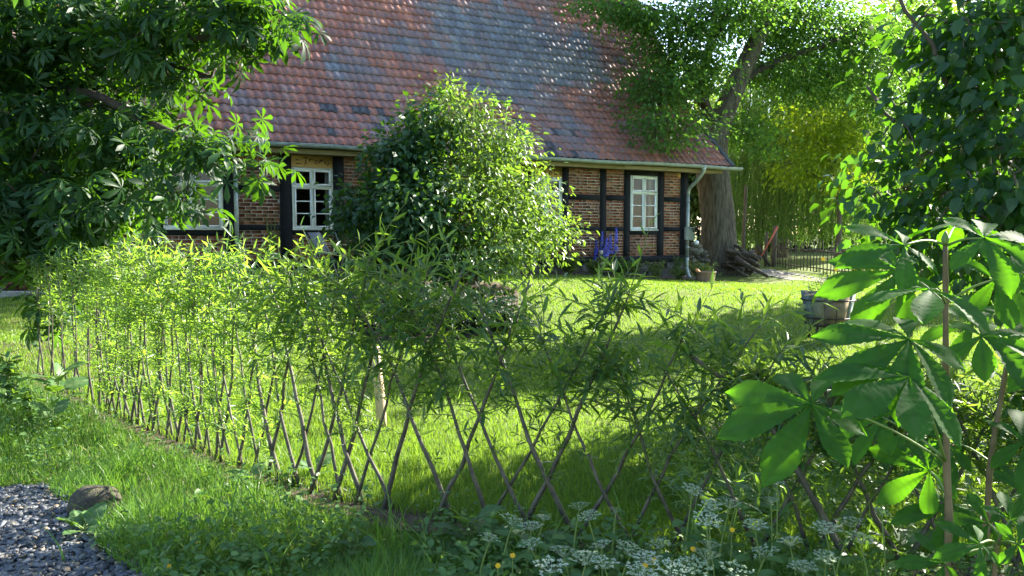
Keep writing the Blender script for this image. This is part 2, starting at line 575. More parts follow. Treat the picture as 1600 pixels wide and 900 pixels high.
# local axes: x along the wall, y inwards, z up. Wall outer face at y = 0.
S0, S1 = -7.0, 11.58
DEPTH = 9.6


def H_world(s, y, z):
    return np.array([A0[0] + TDIR[0] * s - NOUT[0] * y, A0[1] + TDIR[1] * s - NOUT[1] * y, z])


timber_jit = random.Random(3)


def timber(name, s0, s1, z0, z1, y0=-0.02, y1=0.16):
    """One hewn beam with slightly uneven faces."""
    j = lambda: timber_jit.uniform(-0.008, 0.008)
    vert = (z1 - z0) > (s1 - s0)
    n = max(2, int(max(z1 - z0, s1 - s0) / 0.35))
    rings = []
    for k in range(n + 1):
        t = k / n
        if vert:
            z = z0 + (z1 - z0) * t
            rings.append([(s0 + j(), y0 + j() * .5, z), (s1 + j(), y0 + j() * .5, z), (s1, y1, z), (s0, y1, z)])
        else:
            s = s0 + (s1 - s0) * t
            rings.append([(s, y0 + j() * .5, z0 + j()), (s, y0 + j() * .5, z1 + j()), (s, y1, z1), (s, y1, z0)])
    V = np.array(rings).reshape(-1, 3)
    F = []
    for k in range(n):
        for a in range(4):
            b = (a + 1) % 4
            F.append([k * 4 + a, k * 4 + b, k * 4 + 4 + b, k * 4 + 4 + a])
    F += [[3, 2, 1, 0], [n * 4, n * 4 + 1, n * 4 + 2, n * 4 + 3]]
    return link(name, make_mesh(name, V, [np.array(F)]), M['timber'], house)


POSTS = [(-6.9, -6.7), (-5.3, -5.12), (-3.9, -3.72), (-2.0, -1.83), (-0.64, -0.452), (0.478, 0.725), (1.618, 1.855), (2.95, 3.13), (4.05, 4.24), (5.35, 5.53), (6.38, 6.57), (7.478, 7.668), (8.639, 8.83), (9.404, 9.60), (10.515, 10.735), (11.31, 11.58)]
ZB0, ZB1 = 0.64, 0.815
ZT0, ZT1 = 3.09, 3.25
for a, b in POSTS:
    timber('post', a, b, ZB1, ZT0)
timber('sill_beam', S0, S1, ZB0, ZB1, -0.03)
timber('top_plate', S0, S1, ZT0 + 0.002, ZT1, -0.026)
WINS = [(-1.80, -0.665, 1.50, 2.83, False), (0.735, 1.612, 1.50, 2.83, True), (6.575, 7.470, 1.50, 2.83, True), (9.612, 10.505, 1.505, 2.967, False), (3.145, 4.035, 1.50, 2.83, True)]
BAY = [(POSTS[i][1], POSTS[i + 1][0]) for i in range(len(POSTS) - 1)]
panels = []
for a, b in BAY:
    w = next((w for w in WINS if a - 0.1 <= (w[0] + w[1]) / 2 <= b + 0.1), None)
    if w is None:
        timber('rail', a, b, 2.29, 2.42)
        timber('rail', a, b, 1.48, 1.60)
        panels += [(a, b, ZB1, 1.48), (a, b, 1.60, 2.29), (a, b, 2.42, ZT0)]
    else:
        timber('rail', a, b, w[2] - 0.125, w[2] - 0.01, -0.024)
        panels.append((a, b, ZB1, w[2] - 0.125))
        if w[4]:
            MB().box((a + .002, -0.008, w[3] + 0.008), (b - .002, 0.12, ZT0), bevel=0.006).build('lintel_board', M['rawwood'], house)
        else:
            timber('rail', a, b, w[3] + 0.012, ZT0 - 0.001, -0.018)

# carved writing on the lintel board above the left window: flowing dark letter strokes
carve = MB()
cx0, cz0 = 0.80, 2.965


def stroke(pts, r=0.011):
    P = curve_pts([(cx0 + x, -0.010, cz0 + z) for x, z in pts], 10)
    carve.tube(P, np.linspace(r, r * 0.7, 10), 5)


stroke([(0.02, 0.02), (0.06, 0.03), (0.09, 0.015)])
stroke([(0.02, -0.05), (0.07, -0.055), (0.14, -0.06)])
stroke([(0.18, 0.07), (0.24, 0.085), (0.29, 0.065)])
stroke([(0.25, 0.08), (0.24, 0.02), (0.225, -0.05), (0.20, -0.065)])
stroke([(0.30, 0.06), (0.315, 0.02), (0.31, -0.005)])
stroke([(0.32, 0.02), (0.35, 0.055), (0.385, 0.04), (0.40, 0.0)])
stroke([(0.46, 0.03), (0.43, 0.0), (0.44, -0.045), (0.48, -0.04), (0.50, 0.0), (0.47, 0.03), (0.46, 0.025)])
stroke([(0.53, -0.03), (0.545, 0.03), (0.555, 0.05)])
stroke([(0.555, 0.05), (0.575, 0.0), (0.60, 0.055), (0.64, 0.0), (0.68, -0.06)], 0.013)
stroke([(0.70, -0.08), (0.73, -0.03), (0.745, -0.01)])
carve.build('carved_lettering', M['carve'], house, smooth=True)
carve2 = MB()
cx0 = 6.66
for k in range(5):
    x = 0.1 + k * 0.16
    stroke_pts = [(x, 0.06), (x + .03, 0.0), (x + .01, -0.05), (x + .07, -0.06), (x + .08, 0.02)]
    P = curve_pts([(cx0 + u, -0.010, cz0 + v) for u, v in stroke_pts], 10)
    carve2.tube(P, 0.012, 5)
carve2.build('carved_lettering', M['carve'], house, smooth=True)

# brick infill: mortar slab with proud bricks
brick_cols = np.array([(0.20, 0.075, 0.045), (0.16, 0.058, 0.038), (0.125, 0.05, 0.036), (0.25, 0.11, 0.065), (0.12, 0.055, 0.042), (0.19, 0.10, 0.068), (0.17, 0.075, 0.055)])
BL, BH, BJ = 0.215, 0.060, 0.0175
brick_me = make_mesh('brick', *bevel_box((-0.5, -0.5, -0.5), (0.5, 0.5, 0.5), 0.06))
brick_me.materials.append(M['brick'])
panel_objs = {}
brick_list = []
for pi, (a, b, z0, z1) in enumerate(panels):
    po = MB().box((a - 0.004, 0.004, z0 - 0.004), (b + 0.004, 0.13, z1 + 0.004)).build('brick_panel', M['mortar'], house)
    rows = max(1, int(round((z1 - z0) / (BH + BJ))))
    ph = (z1 - z0) / rows
    for r in range(rows):
        x = a + BJ * 0.5
        first = True
        while x < b - 0.03:
            L = BL if random.random() > 0.14 else BL * 0.48
            if first:
                L = BL * (0.5 if r % 2 else 1.0) * random.uniform(0.8, 1.0)
                first = False
            L = min(L * random.uniform(0.96, 1.04), b - BJ * 0.5 - x)
            if L > 0.025:
                zc = z0 + (r + 0.5) * ph
                col = brick_cols[random.randrange(len(brick_cols))] * random.uniform(1.15, 1.75)
                brick_list.append((po, x + L / 2, zc, L, ph - BJ, random.uniform(0.003, 0.008), col))
            x += L + BJ
show = [b for b in brick_list if (-0.45 < b[1] < 1.9) or (7.4 < b[1] < 11.5)]
show.sort(key=lambda b: -(b[3]) / (1 + 0.02 * b[1]))
single = set(id(b) for b in show[:300])
rest = {}
for b in brick_list:
    po, xc, zc, L, hh, proud, col = b
    if id(b) in single:
        Mx = Matrix.Translation((xc, 0.045 - proud, zc)) @ Matrix.Diagonal((L, 0.10, hh, 1))
        o = link('brick', brick_me, None, po, matrix=Mx)
        o.color = (*[float(c) for c in col], 1)
    else:
        mb = rest.setdefault(po.name, (po, MB()))[1]
        mb.box((xc - L / 2, -0.005 - proud, zc - hh / 2), (xc + L / 2, 0.1, zc + hh / 2), col=col, bevel=0.004)
for po, mb in rest.values():
    mb.build('bricks', M['brick'], po, kind='stuff', color=True)


def window(s0, s1, z0, z1, shut=0):
    root = MB()
    fw = 0.055
    for a, b in (((s0, -0.03, z0), (s0 + fw, 0.06, z1)), ((s1 - fw, -0.03, z0), (s1, 0.06, z1)), ((s0 + fw, -0.03, z1 - fw), (s1 - fw, 0.06, z1)), ((s0 + fw, -0.03, z0), (s1 - fw, 0.06, z0 + fw * 1.2))):
        root.box(a, b, bevel=0.006)
    w = root.build('window', M['white_paint'], house)
    w['label'] = 'white wooden window with eight small panes'
    zt = z0 + (z1 - z0) * 0.70
    MB().box((s0 + 0.01, -0.052, zt - 0.035), (s1 - 0.01, 0.05, zt + 0.035), bevel=0.008).build('transom', M['white_paint'], w)
    sc = (s0 + s1) / 2
    MB().box((sc - 0.035, -0.040, z0 + fw), (sc + 0.035, 0.05, zt - 0.03), bevel=0.008).build('mullion', M['white_paint'], w)
    MB().box((sc - 0.030, -0.036, zt + 0.03), (sc + 0.030, 0.05, z1 - fw + 0.004), bevel=0.008).build('mullion', M['white_paint'], w)
    MB().box((s0 - 0.01, -0.075, z0 - 0.012), (s1 + 0.01, 0.02, z0 + 0.028), bevel=0.006).build('sill', M['white_paint'], w)
    for (a, b) in ((s0 + fw, sc - 0.03), (sc + 0.03, s1 - fw)):
        for (c, d) in ((z0 + fw, zt - 0.03), (zt + 0.03, z1 - fw)):
            sash = MB()
            k = 0.028
            sash.box((a, -0.018, c), (a + k, 0.03, d)).box((b - k, -0.018, c), (b, 0.03, d)).box((a + k, -0.018, c), (b - k, 0.03, c + k)).box((a + k, -0.018, d - k), (b - k, 0.03, d))
            sash.build('sash', M['white_paint'], w)
            nrow = 3 if c < zt - 0.1 and d < zt else 1
            for r in range(nrow):
                c1 = c + k + (d - c - 2 * k) * r / nrow
                d1 = c + k + (d - c - 2 * k) * (r + 1) / nrow
                if r:
                    MB().box((a + k, -0.012, c1 - 0.011), (b - k, 0.022, c1 + 0.011)).build('glazing_bar', M['white_paint'], w)
                tl = random.uniform(-0.0015, 0.0015)
                V = [(a + k - .003, 0.004 + tl, c1), (b - k + .003, 0.004 - tl, c1), (b - k + .003, 0.004, d1), (a + k - .003, 0.004 + tl * .5, d1)]
                link('pane', make_mesh('pane', V, [np.array([[0, 1, 2, 3]])]), M['glass'], w)
    return w


for k, wv in enumerate(WINS):
    window(*wv[:4])

# gable, back and far-end walls, room behind the windows
core = MB()
core.box((S0, 0.10, 0.1), (S0 + 0.14, DEPTH, 3.2)).box((S1 - 0.14, 0.161, 0.1), (S1 - 0.01, DEPTH, 3.2)).box((S0, DEPTH - 0.14, 0.1), (S1 - 0.012, DEPTH - 0.01, 3.19))
core.build('wall', M['mortar'], house)
room = MB()
room.box((S0 + 0.2, 3.2, 0.5), (S1 - 0.2, 3.3, 3.2)).box((S0 + 0.2, 0.2, 0.5), (S1 - 0.2, 3.19, 0.62)).box((S0 + 0.2, 0.18, 3.06), (S1 - 0.2, 3.19, 3.16))
for sdiv in (2.4, 5.9, 8.7):
    room.box((sdiv, 0.2, 0.62), (sdiv + 0.1, 3.19, 3.05))
room.build('room', M['interior'], house)
for s0, s1 in ((9.66, 9.80), (10.34, 10.46), (6.6, 6.75), (1.48, 1.58)):
    n = 14
    V = []
    for z in (1.55, 2.9):
        for k in range(n):
            V.append((s0 + (s1 - s0) * k / (n - 1), 0.16 + 0.012 * math.sin(k * 2.2), z))
    q = np.arange(n - 1)
    link('curtain', make_mesh('curtain', V, [np.stack([q, q + 1, q + n + 1, q + n], -1)], True), M['curtain'], house)

# stone plinth under the sill beam
pl_me = MB()
plr = random.Random(11)
MB().box((S0, 0.03, -0.3), (S1, 0.2, 0.632)).build('plinth', M['mortar'], house)
for row in range(3):
    x = S0 + 0.02
    while x < S1 - 0.05:
        L = min(plr.uniform(0.28, 0.55), S1 - 0.02 - x)
        z1 = 0.628 - row * 0.2
        g = plr.uniform(0.10, 0.17)
        pl_me.box((x, -0.02 - plr.uniform(0, .02), z1 - 0.19), (x + L - 0.015, 0.08, z1), col=(g, g * 0.97, g * 0.88), bevel=0.02)
        x += L
pl_me.build('plinth_stones', M['plinth'], house, kind='stuff', color=True)

# roof: profile with a flatter kick at the eave
EAVE_Y, EAVE_Z = -0.52, 3.27
V1, V2 = S0 - 0.6, 12.72


def roof_prof(L):
    """Point and angle after slope length L."""
    y, z, a = EAVE_Y, EAVE_Z, math.radians(44)
    step = 0.05
    d = 0.0
    while d < L - 1e-6:
        a = math.radians(43 + 12 * float(sstep(d, 0.8, 3.4)))
        h = min(step, L - d)
        y += math.cos(a) * h
        z += math.sin(a) * h
        d += h
    a = math.radians(43 + 12 * float(sstep(L, 0.8, 3.4)))
    return y, z, a


TW, TE, TL = 0.188, 0.30, 0.355
SLOPE = 0.0
while roof_prof(SLOPE)[0] < DEPTH / 2:
    SLOPE += 0.1
# roof deck below the tiles
deckP = [roof_prof(l) for l in np.linspace(0.0, SLOPE, 24)]
deck = MB()
Vd = []
for (y, z, a) in deckP:
    for off in (-0.05, -0.12):
        for s in (V1 + 0.02, V2 - 0.02):
            Vd.append((s, y - math.sin(a) * off, z + math.cos(a) * off))
Fd = []
for k in range(len(deckP) - 1):
    b = k * 4
    Fd += [[b, b + 1, b + 5, b + 4], [b + 2, b + 6, b + 7, b + 3], [b + 1, b + 3, b + 7, b + 5], [b, b + 4, b + 6, b + 2]]
Fd += [[0, 2, 3, 1]]
deck.add(Vd, [np.array(Fd)])
roof = deck.build('roof', M['timber'], house)
# back slope, simple, so that the roof is closed
yr, zr, _ = roof_prof(SLOPE)
back = MB()
Vb = []
for (y, z, a) in deckP:
    for s in (V1 + 0.02, V2 - 0.02):
        Vb.append((s, 2 * yr - y, z - 0.03))
q = np.arange(len(deckP) - 1) * 2
back.add(Vb, [np.stack([q, q + 2, q + 3, q + 1], -1)], col=(0.16, 0.06, 0.04))
back.build('back_slope', M['tile'], roof, color=True)
# gable triangle at the right end
Pg = [(y, z - 0.12) for (y, z, a) in deckP if y > 0.0]
Vt = [(S1 - 0.05, 0.02, 3.2)] + [(S1 - 0.05, y, z) for y, z in Pg] + [(S1 - 0.05, 2 * yr - y, z) for y, z in Pg[::-1]] + [(S1 - 0.05, 2 * yr, 3.2)]
link('gable', make_mesh('gable', Vt, [np.arange(len(Vt))[None]]), M['fascia'], house)

# pantile: waved section, raised lower edge with a lip
NU = 8
us = np.linspace(-0.06, 1.08, NU)


def wave(u):
    return 0.029 * (0.5 - 0.5 * np.cos(2 * np.pi * (u + 0.22))) ** 1.0


Vt = []
for v, off in ((0.0, 0.030), (TL * 0.5, 0.018), (TL, 0.004)):
    for u in us:
        Vt.append((u * TW, v, wave(u) + off))
for u in us:
    Vt.append((u * TW, 0.004, wave(u) + 0.030 - 0.017))
Qt = []
for r in range(2):
    for k in range(NU - 1):
        Qt.append((r * NU + k, r * NU + k + 1, (r + 1) * NU + k + 1, (r + 1) * NU + k))
for k in range(NU - 1):
    Qt.append((3 * NU + k, 3 * NU + k + 1, k + 1, k))
Vt, Qt = np.array(Vt), np.array(Qt)
tile_me = make_mesh('tile', Vt, [Qt], True)
tile_me.materials.append(M['tile'])
n_rows, n_cols = int(SLOPE / TE) + 1, int((V2 - V1) / TW)


def vnoise(x, y, seed):
    """Smooth value noise for weathering patches."""
    r = np.random.default_rng(seed).random((64, 64))
    x, y = np.asarray(x) % 62, np.asarray(y) % 62
    i, j = x.astype(int), y.astype(int)
    fx, fy = x - i, y - j
    fx, fy = fx * fx * (3 - 2 * fx), fy * fy * (3 - 2 * fy)
    return (r[i, j] * (1 - fx) + r[i + 1, j] * fx) * (1 - fy) + (r[i, j + 1] * (1 - fx) + r[i + 1, j + 1] * fx) * fy


trng = np.random.default_rng(5)
tiles = []
for r in range(n_rows):
    y, z, a = roof_prof(r * TE)
    sag = 0.0
    for c in range(n_cols):
        s = V1 + 0.03 + c * TW
        if s < -5.2:
            continue
        L = r * TE
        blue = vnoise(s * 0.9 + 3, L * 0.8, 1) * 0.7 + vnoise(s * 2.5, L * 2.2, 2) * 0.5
        patch = math.exp(-((s - 7.6) / 2.6) ** 2 - ((L - 4.3) / 1.9) ** 2) * 0.85 + math.exp(-((s - 2.3) / 2.2) ** 2 - ((L - 0.9) / 0.8) ** 2) * 0.35 + math.exp(-((s - 1.5) / 2.5) ** 2 - ((L - 3.2) / 1.6) ** 2) * 0.15  # regional blue-grey tint: skylit shade under the linden put into tile colour
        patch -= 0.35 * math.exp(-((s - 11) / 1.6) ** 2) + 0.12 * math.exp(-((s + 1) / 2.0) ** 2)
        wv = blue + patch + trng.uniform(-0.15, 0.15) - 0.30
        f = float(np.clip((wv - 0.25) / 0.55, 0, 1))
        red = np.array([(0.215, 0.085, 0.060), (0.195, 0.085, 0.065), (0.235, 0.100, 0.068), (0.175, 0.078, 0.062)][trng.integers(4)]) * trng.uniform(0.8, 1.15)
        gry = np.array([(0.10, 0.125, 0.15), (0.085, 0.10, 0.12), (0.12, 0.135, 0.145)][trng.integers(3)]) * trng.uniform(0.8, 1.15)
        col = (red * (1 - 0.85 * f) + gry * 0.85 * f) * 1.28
        if L < 1.4 and 0.5 < s < 8.5 and trng.random() < 0.10:
            col = np.array((0.055, 0.052, 0.058))
        ju, jv, jr = trng.uniform(-0.006, 0.006), trng.uniform(-0.010, 0.010), trng.uniform(-0.015, 0.015)
        jz = trng.uniform(-0.003, 0.004) + 0.012 * (vnoise(np.array([s * .6]), np.array([L * .5]), 9)[0] - 0.5)
        Mx = Matrix.Translation((s + ju, y - math.sin(a) * jz, z + math.cos(a) * jz)) @ Matrix.Rotation(a, 4, 'X') @ Matrix.Rotation(jr, 4, 'Z') @ Matrix.Translation((0, jv, 0))
        tiles.append((s, L, Mx, col))
# the 300 that show largest: the near lower courses that nothing hides
def tile_rank(t):
    s, L = t[0], t[1]
    hidden = (s < -0.9 + 0.35 * L) or (2.6 < s < 6.9 and L < 3.0)
    w = H_world(s, roof_prof(L)[0], 3.3)
    return (hidden, float(w[1]) + (0.15 * L))
tiles.sort(key=tile_rank)
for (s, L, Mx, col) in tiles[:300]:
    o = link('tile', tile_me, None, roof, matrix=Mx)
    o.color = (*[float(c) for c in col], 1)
tm = MB()
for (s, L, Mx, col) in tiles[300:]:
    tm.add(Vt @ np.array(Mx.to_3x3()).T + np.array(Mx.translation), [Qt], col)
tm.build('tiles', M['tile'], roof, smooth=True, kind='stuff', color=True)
# verge trim along the right edge
verge = MB()
Pv = [(V2 + 0.02, y - math.sin(a) * 0.05, z + math.cos(a) * 0.05) for (y, z, a) in deckP]
V, F = [], []
for (y, z, a) in deckP:
    nyv, nzv = -math.sin(a), math.cos(a)
    for (dx, off) in ((-0.10, 0.055), (0.045, 0.075), (0.045, -0.16), (0.015, -0.16), (0.015, 0.04), (-0.10, 0.04)):
        V.append((V2 + dx, y + nyv * off, z + nzv * off))
for k in range(len(deckP) - 1):
    for a_ in range(6):
        b_ = (a_ + 1) % 6
        F.append([k * 6 + a_, k * 6 + b_, k * 6 + 6 + b_, k * 6 + 6 + a_])
verge.add(V, [np.array(F)])
verge.add([V[k] for k in range(6)], [np.arange(6)[::-1][None]])
verge.build('verge_trim', M['lead'], roof)
# gutter: half-round trough
gut = MB()
n = 10
gs = np.linspace(V1, 12.98, 40)
Vg_, Fg_ = [], []
gr = 0.075
gyc, gzc = EAVE_Y - 0.055, EAVE_Z - 0.015
for s in gs:
    sag = -0.012 * math.sin((s - V1) * 1.3) - 0.004 * math.sin(s * 3.1)
    for rr in (gr, gr - 0.008):
        for k in range(n):
            a = math.pi + math.pi * k / (n - 1)
            Vg_.append((s, gyc + math.cos(a) * rr, gzc + math.sin(a) * rr + sag))
for i in range(len(gs) - 1):
    b, c = i * 2 * n, (i + 1) * 2 * n
    for k in range(n - 1):
        Fg_.append([b + k, c + k, c + k + 1, b + k + 1])
        Fg_.append([b + n + k, b + n + k + 1, c + n + k + 1, c + n + k])
    Fg_.append([b, b + n, c + n, c])
    Fg_.append([b + n - 1, c + n - 1, c + 2 * n - 1, b + 2 * n - 1])
gut.add(Vg_, [np.array(Fg_)])
e = (len(gs) - 1) * 2 * n
gut.add([Vg_[e + k] for k in range(n)], [np.arange(n)[None]])
gut.build('gutter', M['zinc'], house, smooth=True)
# rolled bead on the gutter's front edge
MB().tube([(s, gyc - gr, gzc + 0.004 - 0.012 * math.sin((s - V1) * 1.3) - 0.004 * math.sin(s * 3.1)) for s in gs], 0.011, 6).build('gutter_bead', M['zinc'], house, smooth=True)
# fascia board and rafter feet below the gutter
for k in range(6):
    a = V1 + (12.45 - V1) * k / 6
    b = V1 + (12.45 - V1) * (k + 1) / 6 - 0.004
    MB().box((a, -0.43, 2.985 + 0.004 * (k % 2) + 0.10), (b, -0.40, 3.235), bevel=0.004).build('fascia_board', M['fascia'], house)
for k in range(7):
    a = V1 + (12.42 - V1) * k / 7
    b = V1 + (12.42 - V1) * (k + 1) / 7 - 0.004
    MB().box((a, -0.398, 3.10), (b, 0.0, 3.118)).build('soffit_board', M['fascia'], house)
# downpipe
dp = MB()
ds = 11.50
dp.tube(curve_pts([(11.62, gyc, gzc - gr + 0.02), (11.62, gyc, gzc - 0.16), (11.56, -0.38, 2.86), (11.50, -0.16, 2.66), (ds, -0.10, 2.5)], 22), 0.05, 12)
dp.tube([(ds, -0.10, 2.52), (ds, -0.10, 0.75)], 0.048, 12)
dp.tube(curve_pts([(ds, -0.10, 0.76), (ds, -0.10, 0.45), (ds + 0.03, -0.17, 0.22), (ds + 0.1, -0.28, 0.13)], 10), 0.05, 12)
dpo = dp.build('downpipe', M['zinc'], house, smooth=True)
MB().tube([(ds, -0.10, 2.30), (ds, -0.10, 2.34)], 0.056, 12).build('pipe_clamp', M['zinc'], dpo, smooth=True)
MB().tube([(ds, -0.10, 1.02), (ds, -0.10, 1.06)], 0.056, 12).build('pipe_clamp', M['zinc'], dpo, smooth=True)
MB().tube([(11.62, gyc, gzc - gr - 0.06), (11.62, gyc, gzc - gr + 0.045)], [0.056, 0.085], 12).build('funnel', M['zinc'], dpo, smooth=True)
# grey box on the corner
bx = MB().box((11.33, -0.235, 1.24), (11.66, -0.152, 1.60), bevel=0.012).build('meter_box', M['grey_box'], house)
MB().box((11.35, -0.248, 1.40), (11.64, -0.236, 1.58), bevel=0.005).build('box_lid', M['grey_box'], bx)
MB().box((11.56, -0.262, 1.46), (11.61, -0.249, 1.50), bevel=0.003).build('latch', M['iron'], bx)
# second downpipe at the left bay
MB().tube([(-0.42, -0.09, 3.05), (-0.42, -0.09, 0.7)], 0.045, 12).build('downpipe', M['zinc'], house, smooth=True)
# corner brace visible under the eave at the right
MB().add([(11.30, -0.015, 2.95), (11.10, -0.015, 3.08), (11.30, -0.015, 3.08), (11.30, 0.0, 2.95), (11.10, 0.0, 3.08), (11.30, 0.0, 3.08)], [np.array([[0, 2, 1]]), np.array([[3, 4, 5]]), np.array([[0, 1, 4, 3], [0, 3, 5, 2], [1, 2, 5, 4]])]).build('corner_bracket', M['rawwood'], house)

# ------------------------------------------------------------------ foliage tools
def tmpl_lance(w=0.085, fold=0.035, droop=0.16):
    xs, ws = (0.0, 0.30, 0.66, 1.0), (0.0, w, w * 0.85, 0.0)
    V = [(0, 0, 0)]
    for x, h in zip(xs[1:3], ws[1:3]):
        V += [(x, h, fold - droop * x * x), (x, 0, -droop * x * x), (x, -h, fold - droop * x * x)]
    V.append((1, 0, -droop))
    return np.array(V), [np.array([[0, 2, 1], [0, 3, 2], [4, 5, 7], [5, 6, 7]]), np.array([[1, 2, 5, 4], [2, 3, 6, 5]])]


def tmpl_oval(w=0.30, fold=0.07, droop=0.18, mid=0.42):
    V = [(0, 0, 0)]
    for x, h in ((mid * 0.55, w * 0.92), (mid + 0.25, w * 0.8)):
        V += [(x, h, fold - droop * x * x), (x, 0, -droop * x * x), (x, -h, fold - droop * x * x)]
    V.append((1, 0, -droop))
    return np.array(V), [np.array([[0, 2, 1], [0, 3, 2], [4, 5, 7], [5, 6, 7]]), np.array([[1, 2, 5, 4], [2, 3, 6, 5]])]


def tmpl_diamond(w=0.3, fold=0.07):
    V = [(0, 0, 0), (0.45, w, fold), (1, 0, -0.06), (0.45, -w, fold)]
    return np.array(V), [np.array([[0, 2, 1], [0, 3, 2]])]


def tmpl_palmate(n=7, spread=2.5, droop=0.45, lw=0.17):
    """Horse-chestnut leaf: n obovate leaflets from one hub, longest in the middle."""
    Vs, Ts, Qs, k = [], [], [], 0
    for i in range(n):
        t = (i / (n - 1) - 0.5) * 2
        a = t * spread
        L = 1.0 - 0.42 * abs(t) ** 1.6
        w = lw * (1 - 0.25 * abs(t))
        V = np.array([(0, 0, 0), (0.40, w * 0.55, 0.03), (0.40, 0, 0), (0.40, -w * 0.55, 0.03), (0.74, w, 0.05), (0.74, 0, 0), (0.74, -w, 0.05), (1, 0, 0.0)], float)
        V[:, 0] *= L
        V[:, 1] *= L
        V[:, 2] -= droop * V[:, 0] ** 2 + 0.05 * V[:, 0]
        c, s = math.cos(a), math.sin(a)
        V = np.stack([V[:, 0] * c - V[:, 1] * s, V[:, 0] * s + V[:, 1] * c, V[:, 2]], -1)
        Vs.append(V)
        Ts.append(np.array([[0, 2, 1], [0, 3, 2], [4, 5, 7], [5, 6, 7]]) + k)
        Qs.append(np.array([[1, 2, 5, 4], [2, 3, 6, 5]]) + k)
        k += 8
    return np.concatenate(Vs), [np.concatenate(Ts), np.concatenate(Qs)]


T_LANCE, T_OVAL, T_DIAMOND, T_PALM = tmpl_lance(), tmpl_oval(), tmpl_diamond(), tmpl_palmate()
T_WILLOW = tmpl_diamond(0.09, 0.02)
T_LILAC = tmpl_oval(0.36, 0.08, 0.28, 0.36)
T_ELDER = tmpl_oval(0.22, 0.05, 0.2, 0.45)


def frames(ax, nrm):
    x = norm(ax)
    z = norm(nrm - x * np.sum(nrm * x, -1, keepdims=True))
    y = np.cross(z, x)
    return x, y, z


def leaf_mesh(name, T, pos, ax, nrm, size, tint, origin=(0, 0, 0)):
    TV, TF = T
    x, y, z = frames(ax, nrm)
    N, K = len(pos), len(TV)
    s = np.broadcast_to(np.asarray(size, float), (N,))[:, None, None]
    V = (pos - np.asarray(origin))[:, None, :] + s * (TV[None, :, 0:1] * x[:, None] + TV[None, :, 1:2] * y[:, None] + TV[None, :, 2:3] * z[:, None])
    off = (np.arange(N) * K)[:, None, None]
    F = [(f[None] + off).reshape(-1, f.shape[1]) for f in TF]
    return make_mesh(name, V.reshape(-1, 3), F, False, {'tint': np.repeat(tint, K)})


_single_leaf = {}


def add_leaves(root, name, T, key, pos, ax, nrm, size, tint, mat, singles=0, part='leaf'):
    """The nearest leaves in view become leaf objects of their own, the mass one joined part."""
    org = rel(root)
    size = np.broadcast_to(np.asarray(size, float), (len(pos),))
    keep = np.ones(len(pos), bool)
    if singles:
        v = seen(pos)
        d = np.where(v, np.linalg.norm(pos - CAM, axis=1), 1e9)
        order = np.argsort(d / size)[:singles]
        order = order[d[order] < 1e8]
        keep[order] = False
        kk = (key, mat.name)
        if kk not in _single_leaf:
            me = make_mesh(part, T[0], T[1], False, {'tint': np.full(len(T[0]), 0.5)})
            me.materials.append(mat)
            _single_leaf[kk] = me
        x, y, z = frames(ax[order], nrm[order])
        for i, o_ in enumerate(order):
            s = float(size[o_])
            p = pos[o_] - org
            Mx = Matrix(((x[i][0] * s, y[i][0] * s, z[i][0] * s, p[0]), (x[i][1] * s, y[i][1] * s, z[i][1] * s, p[1]), (x[i][2] * s, y[i][2] * s, z[i][2] * s, p[2]), (0, 0, 0, 1)))
            link(part, _single_leaf[kk], None, root, matrix=Mx)
    me = leaf_mesh(name, T, pos[keep], ax[keep], nrm[keep], size[keep], tint[keep], org)
    return link(name, me, mat, root, kind='stuff')


def blob_leaves(blobs, n, per, clump_r, droop=0.35, seed=1, shell=2.4, flat=0.65, up=1.0):
    """Leaves in clumps through a set of ellipsoids (cx,cy,cz,rx,ry,rz[,weight])."""
    r = np.random.default_rng(seed)
    B = np.array([list(b) + [1.0] * (7 - len(b)) for b in blobs])
    w = B[:, 6] * (B[:, 3] * B[:, 4] * B[:, 5]) ** (2 / 3)
    nc = max(1, n // per)
    bi = r.choice(len(B), nc, p=w / w.sum())
    d = norm(r.normal(size=(nc, 3)))
    rad = r.random(nc) ** (1 / shell)
    C = B[bi, :3] + d * rad[:, None] * B[bi, 3:6]
    tc = r.random(nc)
    sz = r.uniform(0.6, 1.35, nc)
    idx = np.repeat(np.arange(nc), per)
    g = r.normal(size=(len(idx), 3)) * np.array([1, 1, flat])
    P = C[idx] + g * clump_r * sz[idx, None]
    ax = norm(d[idx] * 0.5 + norm(g) * 0.8 + r.normal(size=P.shape) * 0.45 + np.array([0, 0, -droop]))
    nr = norm(np.array([0, 0, up]) + r.normal(size=P.shape) * 0.55 + d[idx] * 0.35)
    tint = np.clip(0.5 * tc[idx] + 0.5 * r.random(len(idx)), 0, 1)
    return P, ax, nr, tint, C


def px_blob(px, py, Y, rx, ry, rd, wgt=1.0):
    c = at(px, py, Y)
    return (c[0], c[1], c[2], rx * Y / FPX, rd, ry * Y / FPX, wgt)


def limb(root, pts, r0, r1, mat, n=14, seg=9, name='limb', wob=0.0, seed=0):
    r = np.random.default_rng(seed)
    P = curve_pts(pts, n)
    if wob:
        P[1:-1] += r.normal(size=(n - 2, 3)) * wob
    R = np.linspace(r0, r1, n)
    V, F = tube_arrays(P - rel(root), R, seg)
    return link(name, make_mesh(name, V, [F[0]] + F[1:], True), mat, root)


